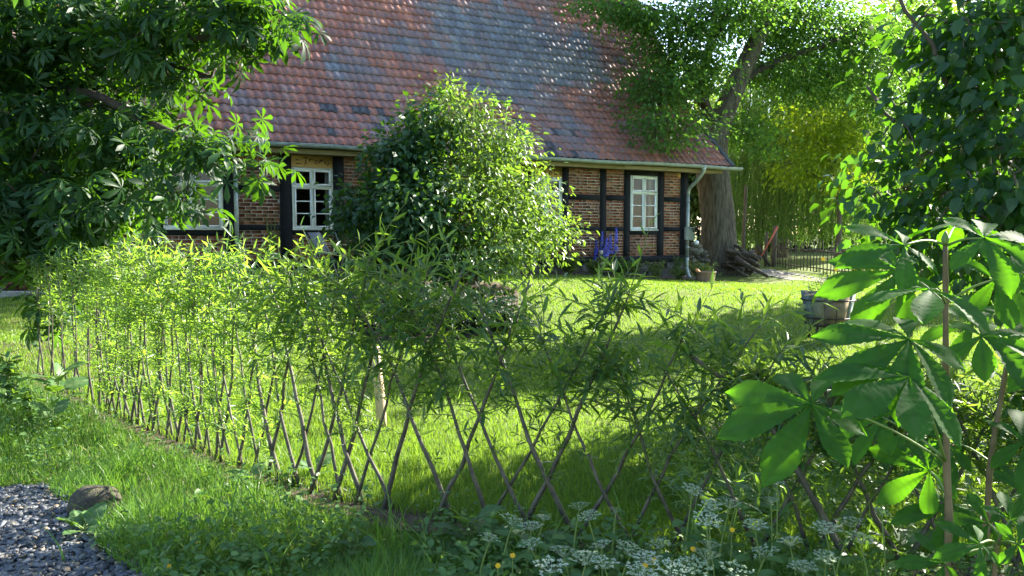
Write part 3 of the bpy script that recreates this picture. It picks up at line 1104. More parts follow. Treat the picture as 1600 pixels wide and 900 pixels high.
def twigs(root, starts, ends, r0, r1, mat, name='branches', seed=1, n=6):
    mb = MB()
    r = np.random.default_rng(seed)
    starts, ends = np.asarray(starts), np.asarray(ends)
    order = np.argsort(np.linalg.norm(starts - ends, axis=1))
    known = list(np.unique(starts, axis=0))
    for k in order:
        b = ends[k]
        K = np.array(known)
        a = K[np.argmin(np.linalg.norm(K - b, axis=1))]
        known += [b, (a + b) / 2]
        m = (a + b) / 2 + r.normal(size=3) * np.linalg.norm(b - a) * 0.07 + np.array([0, 0, np.linalg.norm(b - a) * 0.06])
        mb.tube(curve_pts([a, m, b], n) - rel(root), np.linspace(r0, r1, n), 5, cap=False)
    return mb.build(name, mat, root, smooth=True, kind='stuff')


# ------------------------------------------------------------------ horse chestnut tree on the left
base = on_ground(-8.6, 10.2)
tree = thing('chestnut_tree', 'big dark horse chestnut tree overhanging the garden from the left edge', 'tree', base)
fork = base + np.array([0.2, -0.1, 3.0])
limb(tree, [base + (0, 0, -0.1), base + (0.05, 0, 1.4), fork, fork + (0.2, -0.2, 2.2), fork + (0.1, -0.3, 4.5)], 0.42, 0.14, M['bark_dark'], 18, 12, 'trunk')
tips = [at(300, 40, 8.2), at(420, 60, 7.2), at(250, 205, 8.0), at(395, 265, 7.1), at(120, 300, 8.3), at(330, 120, 7.9), at(60, 60, 9.0)]
for k, tp in enumerate(tips):
    st = fork + np.array([0, 0, -0.3 + 0.25 * k])
    mid = st * 0.5 + tp * 0.5 + np.array([0, 0, 0.35])
    limb(tree, [st, mid, tp], 0.11, 0.018, M['bark_dark'], 14, 8, 'limb', 0.03, k)
cb = [px_blob(110, 50, 8.6, 190, 100, 1.3, 1.25), px_blob(300, 15, 7.8, 100, 55, 0.8), px_blob(400, 22, 7.3, 62, 38, 0.45, 1.2), px_blob(450, 36, 7.1, 30, 24, 0.26, 1.5), px_blob(370, 74, 7.3, 42, 15, 0.4, 1.0),
      px_blob(262, 100, 8.1, 58, 45, 0.8, 0.7), px_blob(95, 200, 8.8, 175, 95, 1.4, 1.3), px_blob(205, 222, 7.9, 75, 42, 0.7), px_blob(318, 228, 7.4, 62, 20, 0.45, 1.2),
      px_blob(398, 258, 7.0, 28, 18, 0.24, 1.2), px_blob(50, 330, 8.2, 120, 70, 1.0, 1.3), px_blob(150, 308, 7.6, 62, 42, 0.6, 1.2), px_blob(275, 315, 7.2, 32, 28, 0.3, 1.3), px_blob(80, 475, 7.6, 26, 34, 0.25, 0.6),
      px_blob(95, 400, 7.9, 75, 30, 0.5, 1.1), px_blob(20, 390, 8.3, 60, 30, 0.6), px_blob(140, 365, 7.5, 45, 15, 0.35),
      (-9.5, 9.5, 6.5, 4.2, 3.2, 2.6, 0.55), (-6.0, 8.6, 5.6, 2.6, 1.8, 1.6, 0.6), (-10, 9, 3.6, 2.8, 2.4, 1.6, 0.5)]
P, ax, nr, tn, C = blob_leaves(cb, 11500, 4, 0.15, droop=0.55, seed=21, shell=2.2)
sz = np.random.default_rng(3).uniform(0.13, 0.22, len(P))
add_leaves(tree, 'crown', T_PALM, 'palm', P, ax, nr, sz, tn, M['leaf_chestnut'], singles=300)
cand = C[seen(C)][:170]
hub = np.array([min(tips, key=lambda t: np.linalg.norm(t - c)) for c in cand])
twigs(tree, hub, cand, 0.014, 0.005, M['bark_dark'], seed=4)

# ------------------------------------------------------------------ linden tree at the house's right end
lb = np.array([6.25, 23.3, float(gz(6.25, 23.3))])
linden = thing('linden_tree', 'old linden tree with thick ridged trunk at the right end of the house', 'tree', lb)
# trunk with flared, ridged base
lr = np.random.default_rng(12)
tp_ = curve_pts([lb + (0.02, 0, -0.15), lb + (0.0, 0, 0.5), lb + (-0.02, 0, 1.6), at(1112, 255, 23.3), at(1120, 205, 23.3), at(1142, 150, 23.3), at(1172, 85, 23.4), at(1195, 30, 23.5), at(1222, -60, 23.6), at(1235, -180, 23.8)], 44)
NS = 28
ang = np.linspace(0, 2 * np.pi, NS, endpoint=False)
rad = np.interp(np.linspace(0, 1, 44), [0, 0.08, 0.2, 0.36, 0.46, 0.55, 0.75, 1.0], [0.86, 0.60, 0.51, 0.46, 0.36, 0.31, 0.23, 0.10])
ridge = 1 + 0.045 * np.sin(ang * 7 + 0.5) + 0.03 * np.sin(ang * 13 + 2)
flare = np.clip(1 - np.linspace(0, 1, 44) / 0.14, 0, 1)[:, None]
R2 = rad[:, None] * (ridge[None] + flare * 0.22 * np.sin(ang * 5 + 1)[None] + lr.normal(size=(44, NS)) * 0.012)
V, F = tube_arrays(tp_ - lb, list(R2), NS)
link('trunk', make_mesh('trunk', V, [F[0]], True), M['bark_linden'], linden)
f1 = at(1122, 205, 23.3)
limb(linden, [f1, at(1098, 150, 22.8), at(1108, 80, 22.6), at(1135, 20, 22.5), at(1150, -80, 22.5)], 0.20, 0.06, M['bark_dark'], 16, 9, seed=1, wob=0.02)
limb(linden, [at(1150, 135, 23.3), at(1215, 95, 23.8), at(1290, 70, 24.3), at(1345, 40, 24.6)], 0.14, 0.03, M['bark_dark'], 14, 8, seed=2, wob=0.02)
limb(linden, [at(1105, 165, 22.9), at(1065, 140, 22.0), at(1030, 165, 21.2), at(1020, 200, 20.6)], 0.09, 0.02, M['bark_dark'], 14, 8, seed=3, wob=0.02)
limb(linden, [at(1118, 60, 22.6), at(1040, 20, 21.8), at(960, 5, 20.8), at(920, 8, 20.3)], 0.08, 0.015, M['bark_dark'], 14, 8, seed=4, wob=0.02)
ldb = [px_blob(1055, 55, 21.8, 62, 58, 1.0), px_blob(1035, 130, 21.3, 48, 36, 0.8), px_blob(1022, 185, 20.6, 42, 24, 0.6), px_blob(1040, 218, 20.4, 44, 16, 0.5), px_blob(1078, 195, 21.0, 28, 26, 0.5),
       px_blob(1090, 110, 22.0, 45, 40, 0.9), px_blob(1130, 15, 22.4, 85, 50, 1.3), px_blob(1150, 95, 24.3, 42, 40, 0.5, 0.6), px_blob(1165, 200, 23.9, 40, 32, 0.5), px_blob(1185, 235, 24.3, 26, 18, 0.4, 0.8), px_blob(1220, 30, 24.2, 75, 50, 1.1),
       px_blob(1215, 110, 24.2, 52, 48, 0.9), px_blob(1290, 50, 25.0, 75, 55, 1.3), px_blob(1275, 125, 25.0, 52, 42, 0.9), px_blob(1345, 80, 25.5, 55, 70, 1.2, 0.8), px_blob(930, 6, 20.3, 28, 9, 0.3, 1.1), px_blob(968, 18, 20.6, 26, 22, 0.3, 1.2), px_blob(1005, 30, 21, 30, 30, 0.5),
       px_blob(1360, 170, 26, 35, 45, 0.8, 0.6), px_blob(1395, 60, 27, 48, 60, 0.9, 0.7), px_blob(1430, 150, 28, 40, 60, 0.9, 0.6), px_blob(1460, 40, 28, 50, 50, 0.9, 0.6),
       (6.4, 23.6, 11.0, 3.6, 2.8, 2.0, 0.25), (4.5, 22.0, 9.6, 1.6, 1.4, 1.2, 0.3)]
P, ax, nr, tn, C = blob_leaves(ldb, 44000, 22, 0.38, droop=0.55, seed=31, shell=2.2, flat=0.30)
add_leaves(linden, 'crown', T_DIAMOND, 'dia', P, ax, nr, np.random.default_rng(2).uniform(0.10, 0.17, len(P)), tn, M['leaf_linden'])
P, ax, nr, tn, C_ = blob_leaves([(6.2, 24.2, 11.6, 4.2, 3.6, 2.6), (7.6, 26.2, 14.6, 4.0, 3.4, 2.4), (4.4, 23.4, 13.4, 2.8, 2.6, 2.0), (9.5, 26.5, 11.0, 2.6, 2.4, 2.2), (3.4, 24.6, 10.8, 1.9, 1.6, 1.3)], 15000, 15, 0.42, droop=0.5, seed=36, shell=2.6, flat=0.4)
add_leaves(linden, 'upper_crown', T_DIAMOND, 'dia', P, ax, nr, np.random.default_rng(4).uniform(0.17, 0.27, len(P)), tn, M['leaf_linden'])
limb(linden, [tp_[-1], tp_[-1] + np.array([0.2, 0.8, 1.8]), tp_[-1] + np.array([0.5, 1.5, 4.5])], 0.11, 0.03, M['bark_dark'], 10, 8, seed=8)
hubs = [at(1135, 20, 22.5), at(1290, 70, 24.3), at(1030, 165, 21.2), at(960, 5, 20.8), at(1195, 30, 23.5), at(1215, 95, 23.8)]
cand = C[seen(C)][:260]
twigs(linden, np.array([min(hubs, key=lambda t: np.linalg.norm(t - c)) for c in cand]), cand, 0.022, 0.006, M['bark_dark'], seed=5)

# ------------------------------------------------------------------ weeping willow beyond the fence
wb = np.array([10.6, 30.5, float(gz(10.6, 30.5))])
willow = thing('weeping_willow', 'weeping willow with hanging yellow-green strands behind the picket fence', 'tree', wb)
limb(willow, [wb + (0, 0, -0.1), wb + (0.1, 0, 2.0), wb + (0.3, 0, 4.5), wb + (0.6, -0.3, 7.5)], 0.34, 0.16, M['bark_willow'], 16, 10, 'trunk')
limb(willow, [wb + (-1.0, -0.5, -0.1), wb + (-0.8, -0.4, 2.0), wb + (-0.2, -0.2, 4.5), wb + (-0.5, 0, 7.0)], 0.16, 0.09, M['bark_willow'], 16, 8, 'trunk')
wr = np.random.default_rng(14)
mbs = MB()
LP, LA = [], []
for k in range(1050):
    a = wr.uniform(0, 2 * np.pi)
    rr = 3.6 * math.sqrt(wr.random())
    x0, y0 = wb[0] + 0.4 + rr * math.cos(a) * 1.0, wb[1] - 0.8 + rr * math.sin(a) * 0.8
    ztop = 8.6 - 0.16 * rr ** 2 + wr.uniform(-1.0, 0.6)
    zb = 1.0 + wr.uniform(0, 0.7) + 0.25 * math.sin(x0 * 3.1)
    if x0 < wb[0] - 1.3:
        zb -= 0.2
    n = 12
    z = np.linspace(ztop, zb, n)
    sway = wr.uniform(-0.25, 0.25)
    x = x0 + sway * np.linspace(0, 1, n) ** 2 + 0.03 * np.sin(np.arange(n) * 1.3 + k)
    y = y0 + 0.1 * np.linspace(0, 1, n)
    Pn = np.stack([x, y, z], -1)
    mbs.tube(Pn - wb, 0.006, 3, cap=False)
    m = int((ztop - zb) * 17)
    t = wr.random(m)
    LP.append(np.stack([np.interp(t, np.linspace(0, 1, n), x), np.interp(t, np.linspace(0, 1, n), y), ztop + (zb - ztop) * t], -1))
LP = np.concatenate(LP)
LA = norm(wr.normal(size=LP.shape) * np.array([0.55, 0.55, 0.3]) + np.array([0, 0, -1.0]))
mbs.build('strands', M['stem_green'], willow, kind='stuff')
add_leaves(willow, 'crown', T_WILLOW, 'wil', LP, LA, norm(wr.normal(size=LP.shape) + np.array([-.2, -.5, 0.3])), wr.uniform(0.11, 0.17, len(LP)), wr.random(len(LP)), M['leaf_weeping'])

# yellowish young tree in front of the willow
yb = on_ground(11.2, 26.5)
ytree = thing('walnut_tree', 'young tree with yellow leaves in front of the weeping willow', 'tree', yb)
limb(ytree, [yb + (0, 0, -0.1), yb + (0.05, 0, 1.8), at(1300, 270, 26.4), at(1285, 200, 26.2)], 0.11, 0.03, M['bark_shrub'], 14, 8, 'trunk')
limb(ytree, [at(1302, 290, 26.4), at(1250, 262, 26.0), at(1215, 250, 25.8)], 0.04, 0.01, M['bark_shrub'], 10, 6)
limb(ytree, [at(1295, 260, 26.4), at(1330, 230, 26.0), at(1350, 210, 25.8)], 0.04, 0.01, M['bark_shrub'], 10, 6)
ybl = [px_blob(1265, 195, 26, 45, 32, 0.8), px_blob(1300, 235, 26, 45, 40, 0.9), px_blob(1240, 262, 26, 36, 32, 0.7), px_blob(1330, 200, 26, 30, 40, 0.7), px_blob(1230, 180, 25.8, 18, 12, 0.3), px_blob(1320, 285, 26, 36, 22, 0.7)]
P, ax, nr, tn, C = blob_leaves(ybl, 3600, 9, 0.26, droop=0.5, seed=33)
add_leaves(ytree, 'crown', T_ELDER, 'eld', P, ax, nr, np.random.default_rng(5).uniform(0.13, 0.21, len(P)), tn, M['leaf_yellow'])

# ------------------------------------------------------------------ trees and hedge far behind
far_specs = [(19, 47, 10.5, 3.6, 'tall pale green tree far behind the weeping willow'), (26, 52, 9.0, 4.2, 'broad far tree behind the right-hand bush'), (12.5, 50, 12.5, 4.0, 'high far tree rising behind the willow and the linden'),
             (33, 50, 11.5, 4.4, 'far tree at the right edge, mostly hidden by the dark bush'), (6, 52, 14, 4.5, 'far tree showing between the roof edge and the linden trunk'), (40, 46, 10.0, 4.2, 'far tree beyond the right edge of the garden'), (22.5, 60, 13.0, 4.0, 'farthest tall tree between the willow and the dark bush'), (8.3, 37, 5.5, 3.0, 'bushy tree seen between the downpipe and the linden trunk'), (13.5, 40, 7.5, 3.2, 'round bushy tree directly behind the weeping willow trunk'), (18.0, 39.5, 7.0, 3.0, 'bushy tree behind the right half of the weeping willow'), (23.5, 42, 7.5, 3.2, 'bushy tree behind the lawn, left of the dark bush'), (24.5, 46, 16.5, 4.6, 'tall tree closing the sky left of the dark bush'), (31.0, 47, 17.5, 4.8, 'tall tree whose top shows through the dark bush')]
for k, (x, y, h, r, lab) in enumerate(far_specs):
    b = on_ground(x, y)
    t = thing('far_tree', lab, 'tree', b, 'trees far behind the fence')
    limb(t, [b + (0, 0, -0.2), b + (0.1, 0, h * 0.4), b + (0, 0, h * 0.8)], 0.28, 0.08, M['bark_dark'], 10, 8, 'trunk')
    fr = np.random.default_rng(50 + k)
    bl = [(x + fr.uniform(-0.5, 0.5) * r, y + fr.uniform(-0.5, 0.5) * r, b[2] + h * fr.uniform(0.35, 0.9), r * fr.uniform(0.4, 0.65), r * fr.uniform(0.4, 0.65), r * fr.uniform(0.35, 0.55)) for _ in range(11)]
    P, ax, nr, tn, C = blob_leaves(bl, 9000, 13, 0.34, droop=0.3, seed=60 + k)
    add_leaves(t, 'crown', T_DIAMOND, 'dia', P, ax, nr, fr.uniform(0.22, 0.36, len(P)), tn, M['leaf_far'])
hb = on_ground(20, 41)
fh = thing('far_hedge', 'dark clipped hedge along the far side of the sunny lawn', 'hedge', hb)
bl = [(6 + i * 1.3, 41 + 0.6 * math.sin(i), float(gz(6 + i * 1.3, 41)) + 0.9, 1.2, 0.9, 1.05 + 0.35 * math.sin(i * 1.9)) for i in range(26)]
P, ax, nr, tn, C = blob_leaves(bl, 15000, 10, 0.22, droop=0.2, seed=71, shell=3)
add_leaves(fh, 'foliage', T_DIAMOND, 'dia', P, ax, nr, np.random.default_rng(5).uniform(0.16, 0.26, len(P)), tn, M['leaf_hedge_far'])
core_ = MB()
for i in range(26):
    core_.box((5.6 + i * 1.3, 40.8, float(gz(6 + i * 1.3, 41)) - 0.1), (6.7 + i * 1.3, 41.6, float(gz(6 + i * 1.3, 41)) + 1.2))
V_ = MB()
for i in range(26):
    p = on_ground(6 + i * 1.3, 41.1)
    V_.tube(curve_pts([p + (0, 0, -0.1), p + (0.05, 0, 0.8), p + (0.1 * (-1) ** i, 0, 1.7)], 6) - hb, [0.09, 0.08, 0.07, 0.05, 0.04, 0.02], 6)
V_.build('stems', M['bark_dark'], fh, kind='stuff')

# ------------------------------------------------------------------ round flowering shrub on the lawn
sb = on_ground(-1.05, 14.7)
shrub = thing('round_shrub', 'big rounded green shrub in the middle of the lawn before the house', 'shrub', sb)
sbl_l = [px_blob(668, 205, 14.6, 40, 48, 0.8, 1.1), px_blob(640, 262, 14.4, 62, 55, 0.85), px_blob(588, 330, 14.2, 56, 46, 0.75), px_blob(655, 325, 13.8, 80, 70, 1.0), px_blob(632, 388, 14.0, 80, 38, 0.9), px_blob(556, 318, 14.3, 30, 24, 0.4, 0.9), px_blob(610, 240, 14.5, 26, 34, 0.4, 0.8),
         px_blob(700, 400, 13.7, 60, 40, 0.8), px_blob(545, 345, 14.3, 22, 18, 0.35, 0.8)]
sbl_r = [px_blob(705, 190, 14.7, 52, 52, 0.8), px_blob(765, 232, 14.9, 58, 56, 0.9), px_blob(735, 300, 14.0, 75, 60, 1.0), px_blob(805, 318, 14.6, 66, 62, 0.95), px_blob(852, 372, 14.4, 44, 38, 0.6), px_blob(770, 392, 14.0, 85, 38, 0.9), px_blob(702, 150, 14.7, 18, 20, 0.3, 0.9), px_blob(800, 225, 14.8, 30, 26, 0.4, 0.8),
         px_blob(838, 300, 14.7, 26, 24, 0.35, 0.8), px_blob(880, 352, 14.5, 20, 20, 0.3, 0.8), px_blob(745, 165, 14.8, 20, 18, 0.3, 0.8)]
P, ax, nr, tn, C = blob_leaves(sbl_l, 9000, 12, 0.19, droop=0.6, seed=41, shell=2.4, flat=0.7)
add_leaves(shrub, 'foliage', T_LILAC, 'lil', P, ax, nr, np.random.default_rng(6).uniform(0.075, 0.15, len(P)), tn, M['leaf_shrub_dark'])
P, ax, nr, tn, C2 = blob_leaves(sbl_r, 11500, 16, 0.21, droop=0.4, seed=42, shell=2.2, flat=0.6)
add_leaves(shrub, 'fine_foliage', T_ELDER, 'eld', P, ax, nr, np.random.default_rng(6).uniform(0.065, 0.13, len(P)), tn, M['leaf_shrub'])
smb = MB()
sr = np.random.default_rng(8)
for k in range(13):
    a = sr.uniform(0, 2 * np.pi)
    b = sb + np.array([0.35 * math.cos(a), 0.3 * math.sin(a), -0.05])
    e = sb + np.array([1.6 * math.cos(a) * sr.uniform(.3, 1), 1.3 * math.sin(a) * sr.uniform(.3, 1), sr.uniform(1.8, 3.2)])
    limb(shrub, [b, (b + e) / 2 + (0, 0, 0.35), e], 0.05, 0.012, M['bark_shrub'], 9, 6, 'stem', seed=k)
# upright young shoots out of the top
sp, sa = [], []
for k, (px, py, h) in enumerate([(705, 150, 0.35), (690, 160, 0.25), (640, 195, 0.45), (665, 205, 0.45), (615, 225, 0.4), (740, 160, 0.22), (770, 180, 0.35), (790, 190, 0.45), (600, 260, 0.3), (720, 165, 0.3), (680, 190, 0.4), (820, 220, 0.3), (590, 275, 0.25), (650, 230, 0.5), (690, 245, 0.5)]):
    p = at(px, py, 14.2 + 0.05 * (k % 5))
    q = p + np.array([sr.uniform(-.05, .05), 0, h])
    smb.tube((curve_pts([p - (0, 0, .3), p, q], 6)) - sb, np.linspace(0.008, 0.004, 6), 4, cap=False)
    for j in range(16):
        t = sr.random()
        sp.append(p + (q - p) * t)
        sa.append(norm(np.array([sr.normal(), sr.normal(), 0.5])))
smb.build('shoots', M['stem_green'], shrub, kind='stuff')
sp, sa = np.array(sp), np.array(sa)
add_leaves(shrub, 'young_leaves', T_ELDER, 'eld', sp, sa, norm(sr.normal(size=sp.shape) * .4 + np.array([0, 0, 1.])), sr.uniform(0.08, 0.13, len(sp)), np.full(len(sp), 0.95), M['leaf_linden'])


def umbel_mesh(r, n, seed):
    u = np.random.default_rng(seed)
    mb = MB()
    for k in range(n):
        a = k * 2.39996
        rr = r * math.sqrt((k + 0.5) / n)
        c = np.array([rr * math.cos(a), rr * math.sin(a), 0.22 * r * (1 - (rr / r) ** 2)])
        for j in range(9):
            p = c + np.array([u.normal() * r * 0.085, u.normal() * r * 0.085, u.uniform(-.02, .05) * r])
            s = r * u.uniform(0.05, 0.085)
            t = u.uniform(0, 6.28)
            mb.add([p + s * np.array([math.cos(t + i * 1.5708), math.sin(t + i * 1.5708), 0.25 * (i % 2)]) for i in range(4)], [np.array([[0, 1, 2, 3]])])
        mb.tube([c * 0.98 - (0, 0, 0.01), np.array([0, 0, -0.45 * r])], r * 0.012, 3, cap=False)
    me = mb.mesh('umbel')
    me.attributes.new('tint', 'FLOAT', 'POINT').data.foreach_set('value', u.random(len(me.vertices)).astype(np.float32))
    me.materials.append(M['umbel'])
    return me


UMB = [umbel_mesh(1.0, 15, 1), umbel_mesh(1.0, 19, 2), umbel_mesh(1.0, 13, 3)]
for k, (px, py) in enumerate([(545, 330), (560, 300), (572, 285), (560, 320), (585, 262), (540, 310), (553, 352), (575, 340), (532, 330), (600, 292), (568, 310), (590, 300), (548, 288), (860, 330), (845, 300), (835, 352)]):
    p = at(px, py, 13.6 + 0.08 * (k % 4)) - sb
    link('flower_head', UMB[k % 3], None, shrub, matrix=Matrix.Translation(p) @ Euler((random.uniform(-.5, .1), random.uniform(-.3, .3), random.uniform(0, 6))).to_matrix().to_4x4() @ Matrix.Scale(random.uniform(0.06, 0.09), 4))

# low bush coloured near black for shadow, and bare bed between hedge and shrub
strip('garden_bed', [(-2.7, 12.2), (-2.3, 10.4), (-1.5, 9.3), (-0.8, 9.3), (-0.2, 10.2), (0.1, 12.0)], [(-2.8, 14.2), (-2.2, 15.2), (-1.5, 15.4), (-0.9, 15.4), (-0.3, 15.0), (0.1, 13.6)], M['soil'], 0.02)
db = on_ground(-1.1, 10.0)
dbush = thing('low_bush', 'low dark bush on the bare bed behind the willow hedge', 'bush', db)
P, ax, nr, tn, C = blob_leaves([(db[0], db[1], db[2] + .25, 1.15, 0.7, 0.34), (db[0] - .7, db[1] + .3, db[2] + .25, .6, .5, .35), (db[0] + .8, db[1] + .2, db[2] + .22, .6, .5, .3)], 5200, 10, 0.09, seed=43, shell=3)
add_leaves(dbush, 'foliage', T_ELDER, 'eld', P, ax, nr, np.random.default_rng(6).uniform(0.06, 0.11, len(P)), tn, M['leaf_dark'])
mb = MB()
for k in range(9):
    a = k * 0.7
    mb.tube(curve_pts([(0.1 * math.cos(a), 0.1 * math.sin(a), -0.05), (0.35 * math.cos(a), .3 * math.sin(a), .22), (0.8 * math.cos(a), .5 * math.sin(a), .4)], 6), np.linspace(.02, .006, 6), 5)
mb.build('stems', M['bark_shrub'], dbush, kind='stuff')

# ------------------------------------------------------------------ tall lilac bush on the right
rb = on_ground(5.1, 6.5)
lilac = thing('lilac_bush', 'tall dark leafy lilac bush filling the right edge of the view', 'bush', rb)
for k in range(11):
    a = k * 2.4
    b = rb + np.array([0.35 * math.cos(a), 0.35 * math.sin(a), -0.05])
    e = rb + np.array([-0.6 + 1.5 * math.cos(a), 0.9 * math.sin(a), 2.4 + 0.28 * (k % 8)])
    limb(lilac, [b, b * 0.55 + e * 0.45 + (0, 0, 0.3), e], 0.045, 0.012, M['bark_shrub'], 12, 7, 'stem', 0.015, k)
_LS = 1.12
lbl = [px_blob(1570, 50, 5.5 * _LS, 75, 80, 0.6, 1.3), px_blob(1490, 40, 5.9 * _LS, 52, 46, 0.5, 0.85), px_blob(1500, 120, 5.8 * _LS, 60, 42, 0.5), px_blob(1420, 70, 6.1 * _LS, 32, 36, 0.35, 0.55), px_blob(1420, 175, 5.9 * _LS, 40, 30, 0.4, 0.7), px_blob(1565, 190, 5.3 * _LS, 75, 70, 0.7, 1.3), px_blob(1385, 250, 6.1 * _LS, 34, 26, 0.35, 0.8),
       px_blob(1370, 320, 6.1 * _LS, 30, 36, 0.35, 0.9), px_blob(1480, 235, 5.7 * _LS, 62, 48, 0.55, 1.1), px_blob(1580, 310, 5.1 * _LS, 85, 60, 0.7, 1.4), px_blob(1450, 320, 5.8 * _LS, 62, 42, 0.5, 1.1), px_blob(1540, 380, 5.4 * _LS, 80, 36, 0.6, 1.2), px_blob(1430, 385, 6.0 * _LS, 52, 26, 0.4), px_blob(1590, 440, 5.5 * _LS, 60, 50, 0.5), px_blob(1500, 430, 5.8 * _LS, 40, 22, 0.4),
       (5.2, 6.6, 4.7, 1.5, 1.3, 1.1, 0.8), (4.5, 6.3, 5.6, 1.2, 1.1, 0.9, 0.8), (6.0, 5.0, 2.4, 1.5, 1.2, 1.1, 0.6), (3.9, 6.5, 4.6, 0.8, 0.8, 0.7, 0.9), (5.2, 4.4, 2.0, 1.2, 0.9, 1.0, 0.7)]
P, ax, nr, tn, C = blob_leaves(lbl, 11500, 8, 0.17, droop=0.75, seed=51, shell=2.2)
add_leaves(lilac, 'foliage', T_LILAC, 'lil', P, ax, nr, np.random.default_rng(9).uniform(0.085, 0.145, len(P)), tn, M['leaf_lilac'], singles=300)
tips = [rb + np.array([-0.6 + 1.5 * math.cos(k * 2.4), 0.9 * math.sin(k * 2.4), 2.4 + 0.28 * (k % 8)]) for k in range(11)]
cand = C[seen(C)][:230]
twigs(lilac, np.array([min(tips, key=lambda t: np.linalg.norm(t - c)) for c in cand]), cand, 0.010, 0.003, M['bark_shrub'], seed=6)

# unseen trees added right of the viewpoint to shade the foreground and lawn
for k, (x, y, h, r) in enumerate([(14.5, 3.0, 9.0, 3.4), (11.0, -2.5, 8.0, 3.0), (10.3, 15.2, 9.5, 1.05)]):
    b = on_ground(x, y)
    t = thing('garden_tree', ['leafy garden tree beyond the lilac bush, past the right edge', 'leafy garden tree standing behind the viewpoint on the right', 'slim garden tree behind the lilac bush at the right edge'][k], 'tree', b)
    limb(t, [b + (0, 0, -0.2), b + (0.1, 0, h * 0.4), b + (0, 0, h * 0.8)], 0.22, 0.06, M['bark_dark'], 10, 8, 'trunk')
    fr = np.random.default_rng(80 + k)
    bl = [(x + fr.uniform(-.5, .5) * r, y + fr.uniform(-.5, .5) * r, b[2] + h * fr.uniform(.3, .85), r * .55, r * .55, r * .45) for _ in range(9)]
    P, ax, nr, tn, C = blob_leaves(bl, 5000, 10, 0.3, seed=90 + k)
    add_leaves(t, 'crown', T_DIAMOND, 'dia', P, ax, nr, fr.uniform(.2, .34, len(P)), tn, M['leaf_linden'])

# ------------------------------------------------------------------ living willow hedge of crossed rods
hroot = on_ground(-1.0, 4.0)
hedge = thing('willow_hedge', 'living hedge of crossed willow rods with narrow leaves across the foreground', 'hedge', hroot)
hr = np.random.default_rng(77)
hx0 = hedge_at(HS)[:, 0]


def hedge_top(x):
    return np.interp(x, [-4.6, -3.6, -3.2, -2.2, -1.4, -0.6, 0.0, 0.45, 0.75, 1.1, 1.6, 3.4], [1.12, 1.18, 1.24, 1.28, 1.28, 1.22, 1.14, 1.05, 0.92, 0.82, 0.84, 0.95])


lp, la, ln, lt, ls = [], [], [], [], []
shoot_mb = MB()


def shoot(p, d, L, nleaf, size, lit):
    """A side shoot with alternate narrow leaves."""
    d = norm(d)
    n = 6
    t = np.linspace(0, 1, n)
    side = norm(np.cross(d, hr.normal(size=3)))
    Pn = p + d * L * t[:, None] + side * L * 0.12 * (t ** 2)[:, None] + np.array([0, 0, -0.10 * L]) * (t ** 2)[:, None]
    shoot_mb.tube(Pn - hroot, np.linspace(0.0032, 0.0012, n), 3, cap=False)
    for k in range(nleaf):
        tt = (k + 0.6) / nleaf
        q = np.array([np.interp(tt, t, Pn[:, i]) for i in range(3)])
        a = k * 2.4 + hr.uniform(-.5, .5)
        u = norm(np.cross(d, np.array([0.3, 0.2, 1])))
        v = np.cross(d, u)
        out = u * math.cos(a) + v * math.sin(a)
        axs = norm(out * 0.9 + d * (0.55 + 0.4 * tt) + np.array([0, 0, -0.12]) + hr.normal(size=3) * 0.15)
        lp.append(q)
        la.append(axs)
        ln.append(norm(np.array([0, 0, 1.0]) + hr.normal(size=3) * 0.5))
        lt.append(hr.random() * 0.6 + 0.3 * tt + (0.28 if lit else -0.28))  # sunlit left leaves tinted lighter, shaded right ones darker
        ls.append(size * hr.uniform(0.65, 1.15) * (1 - 0.35 * tt))


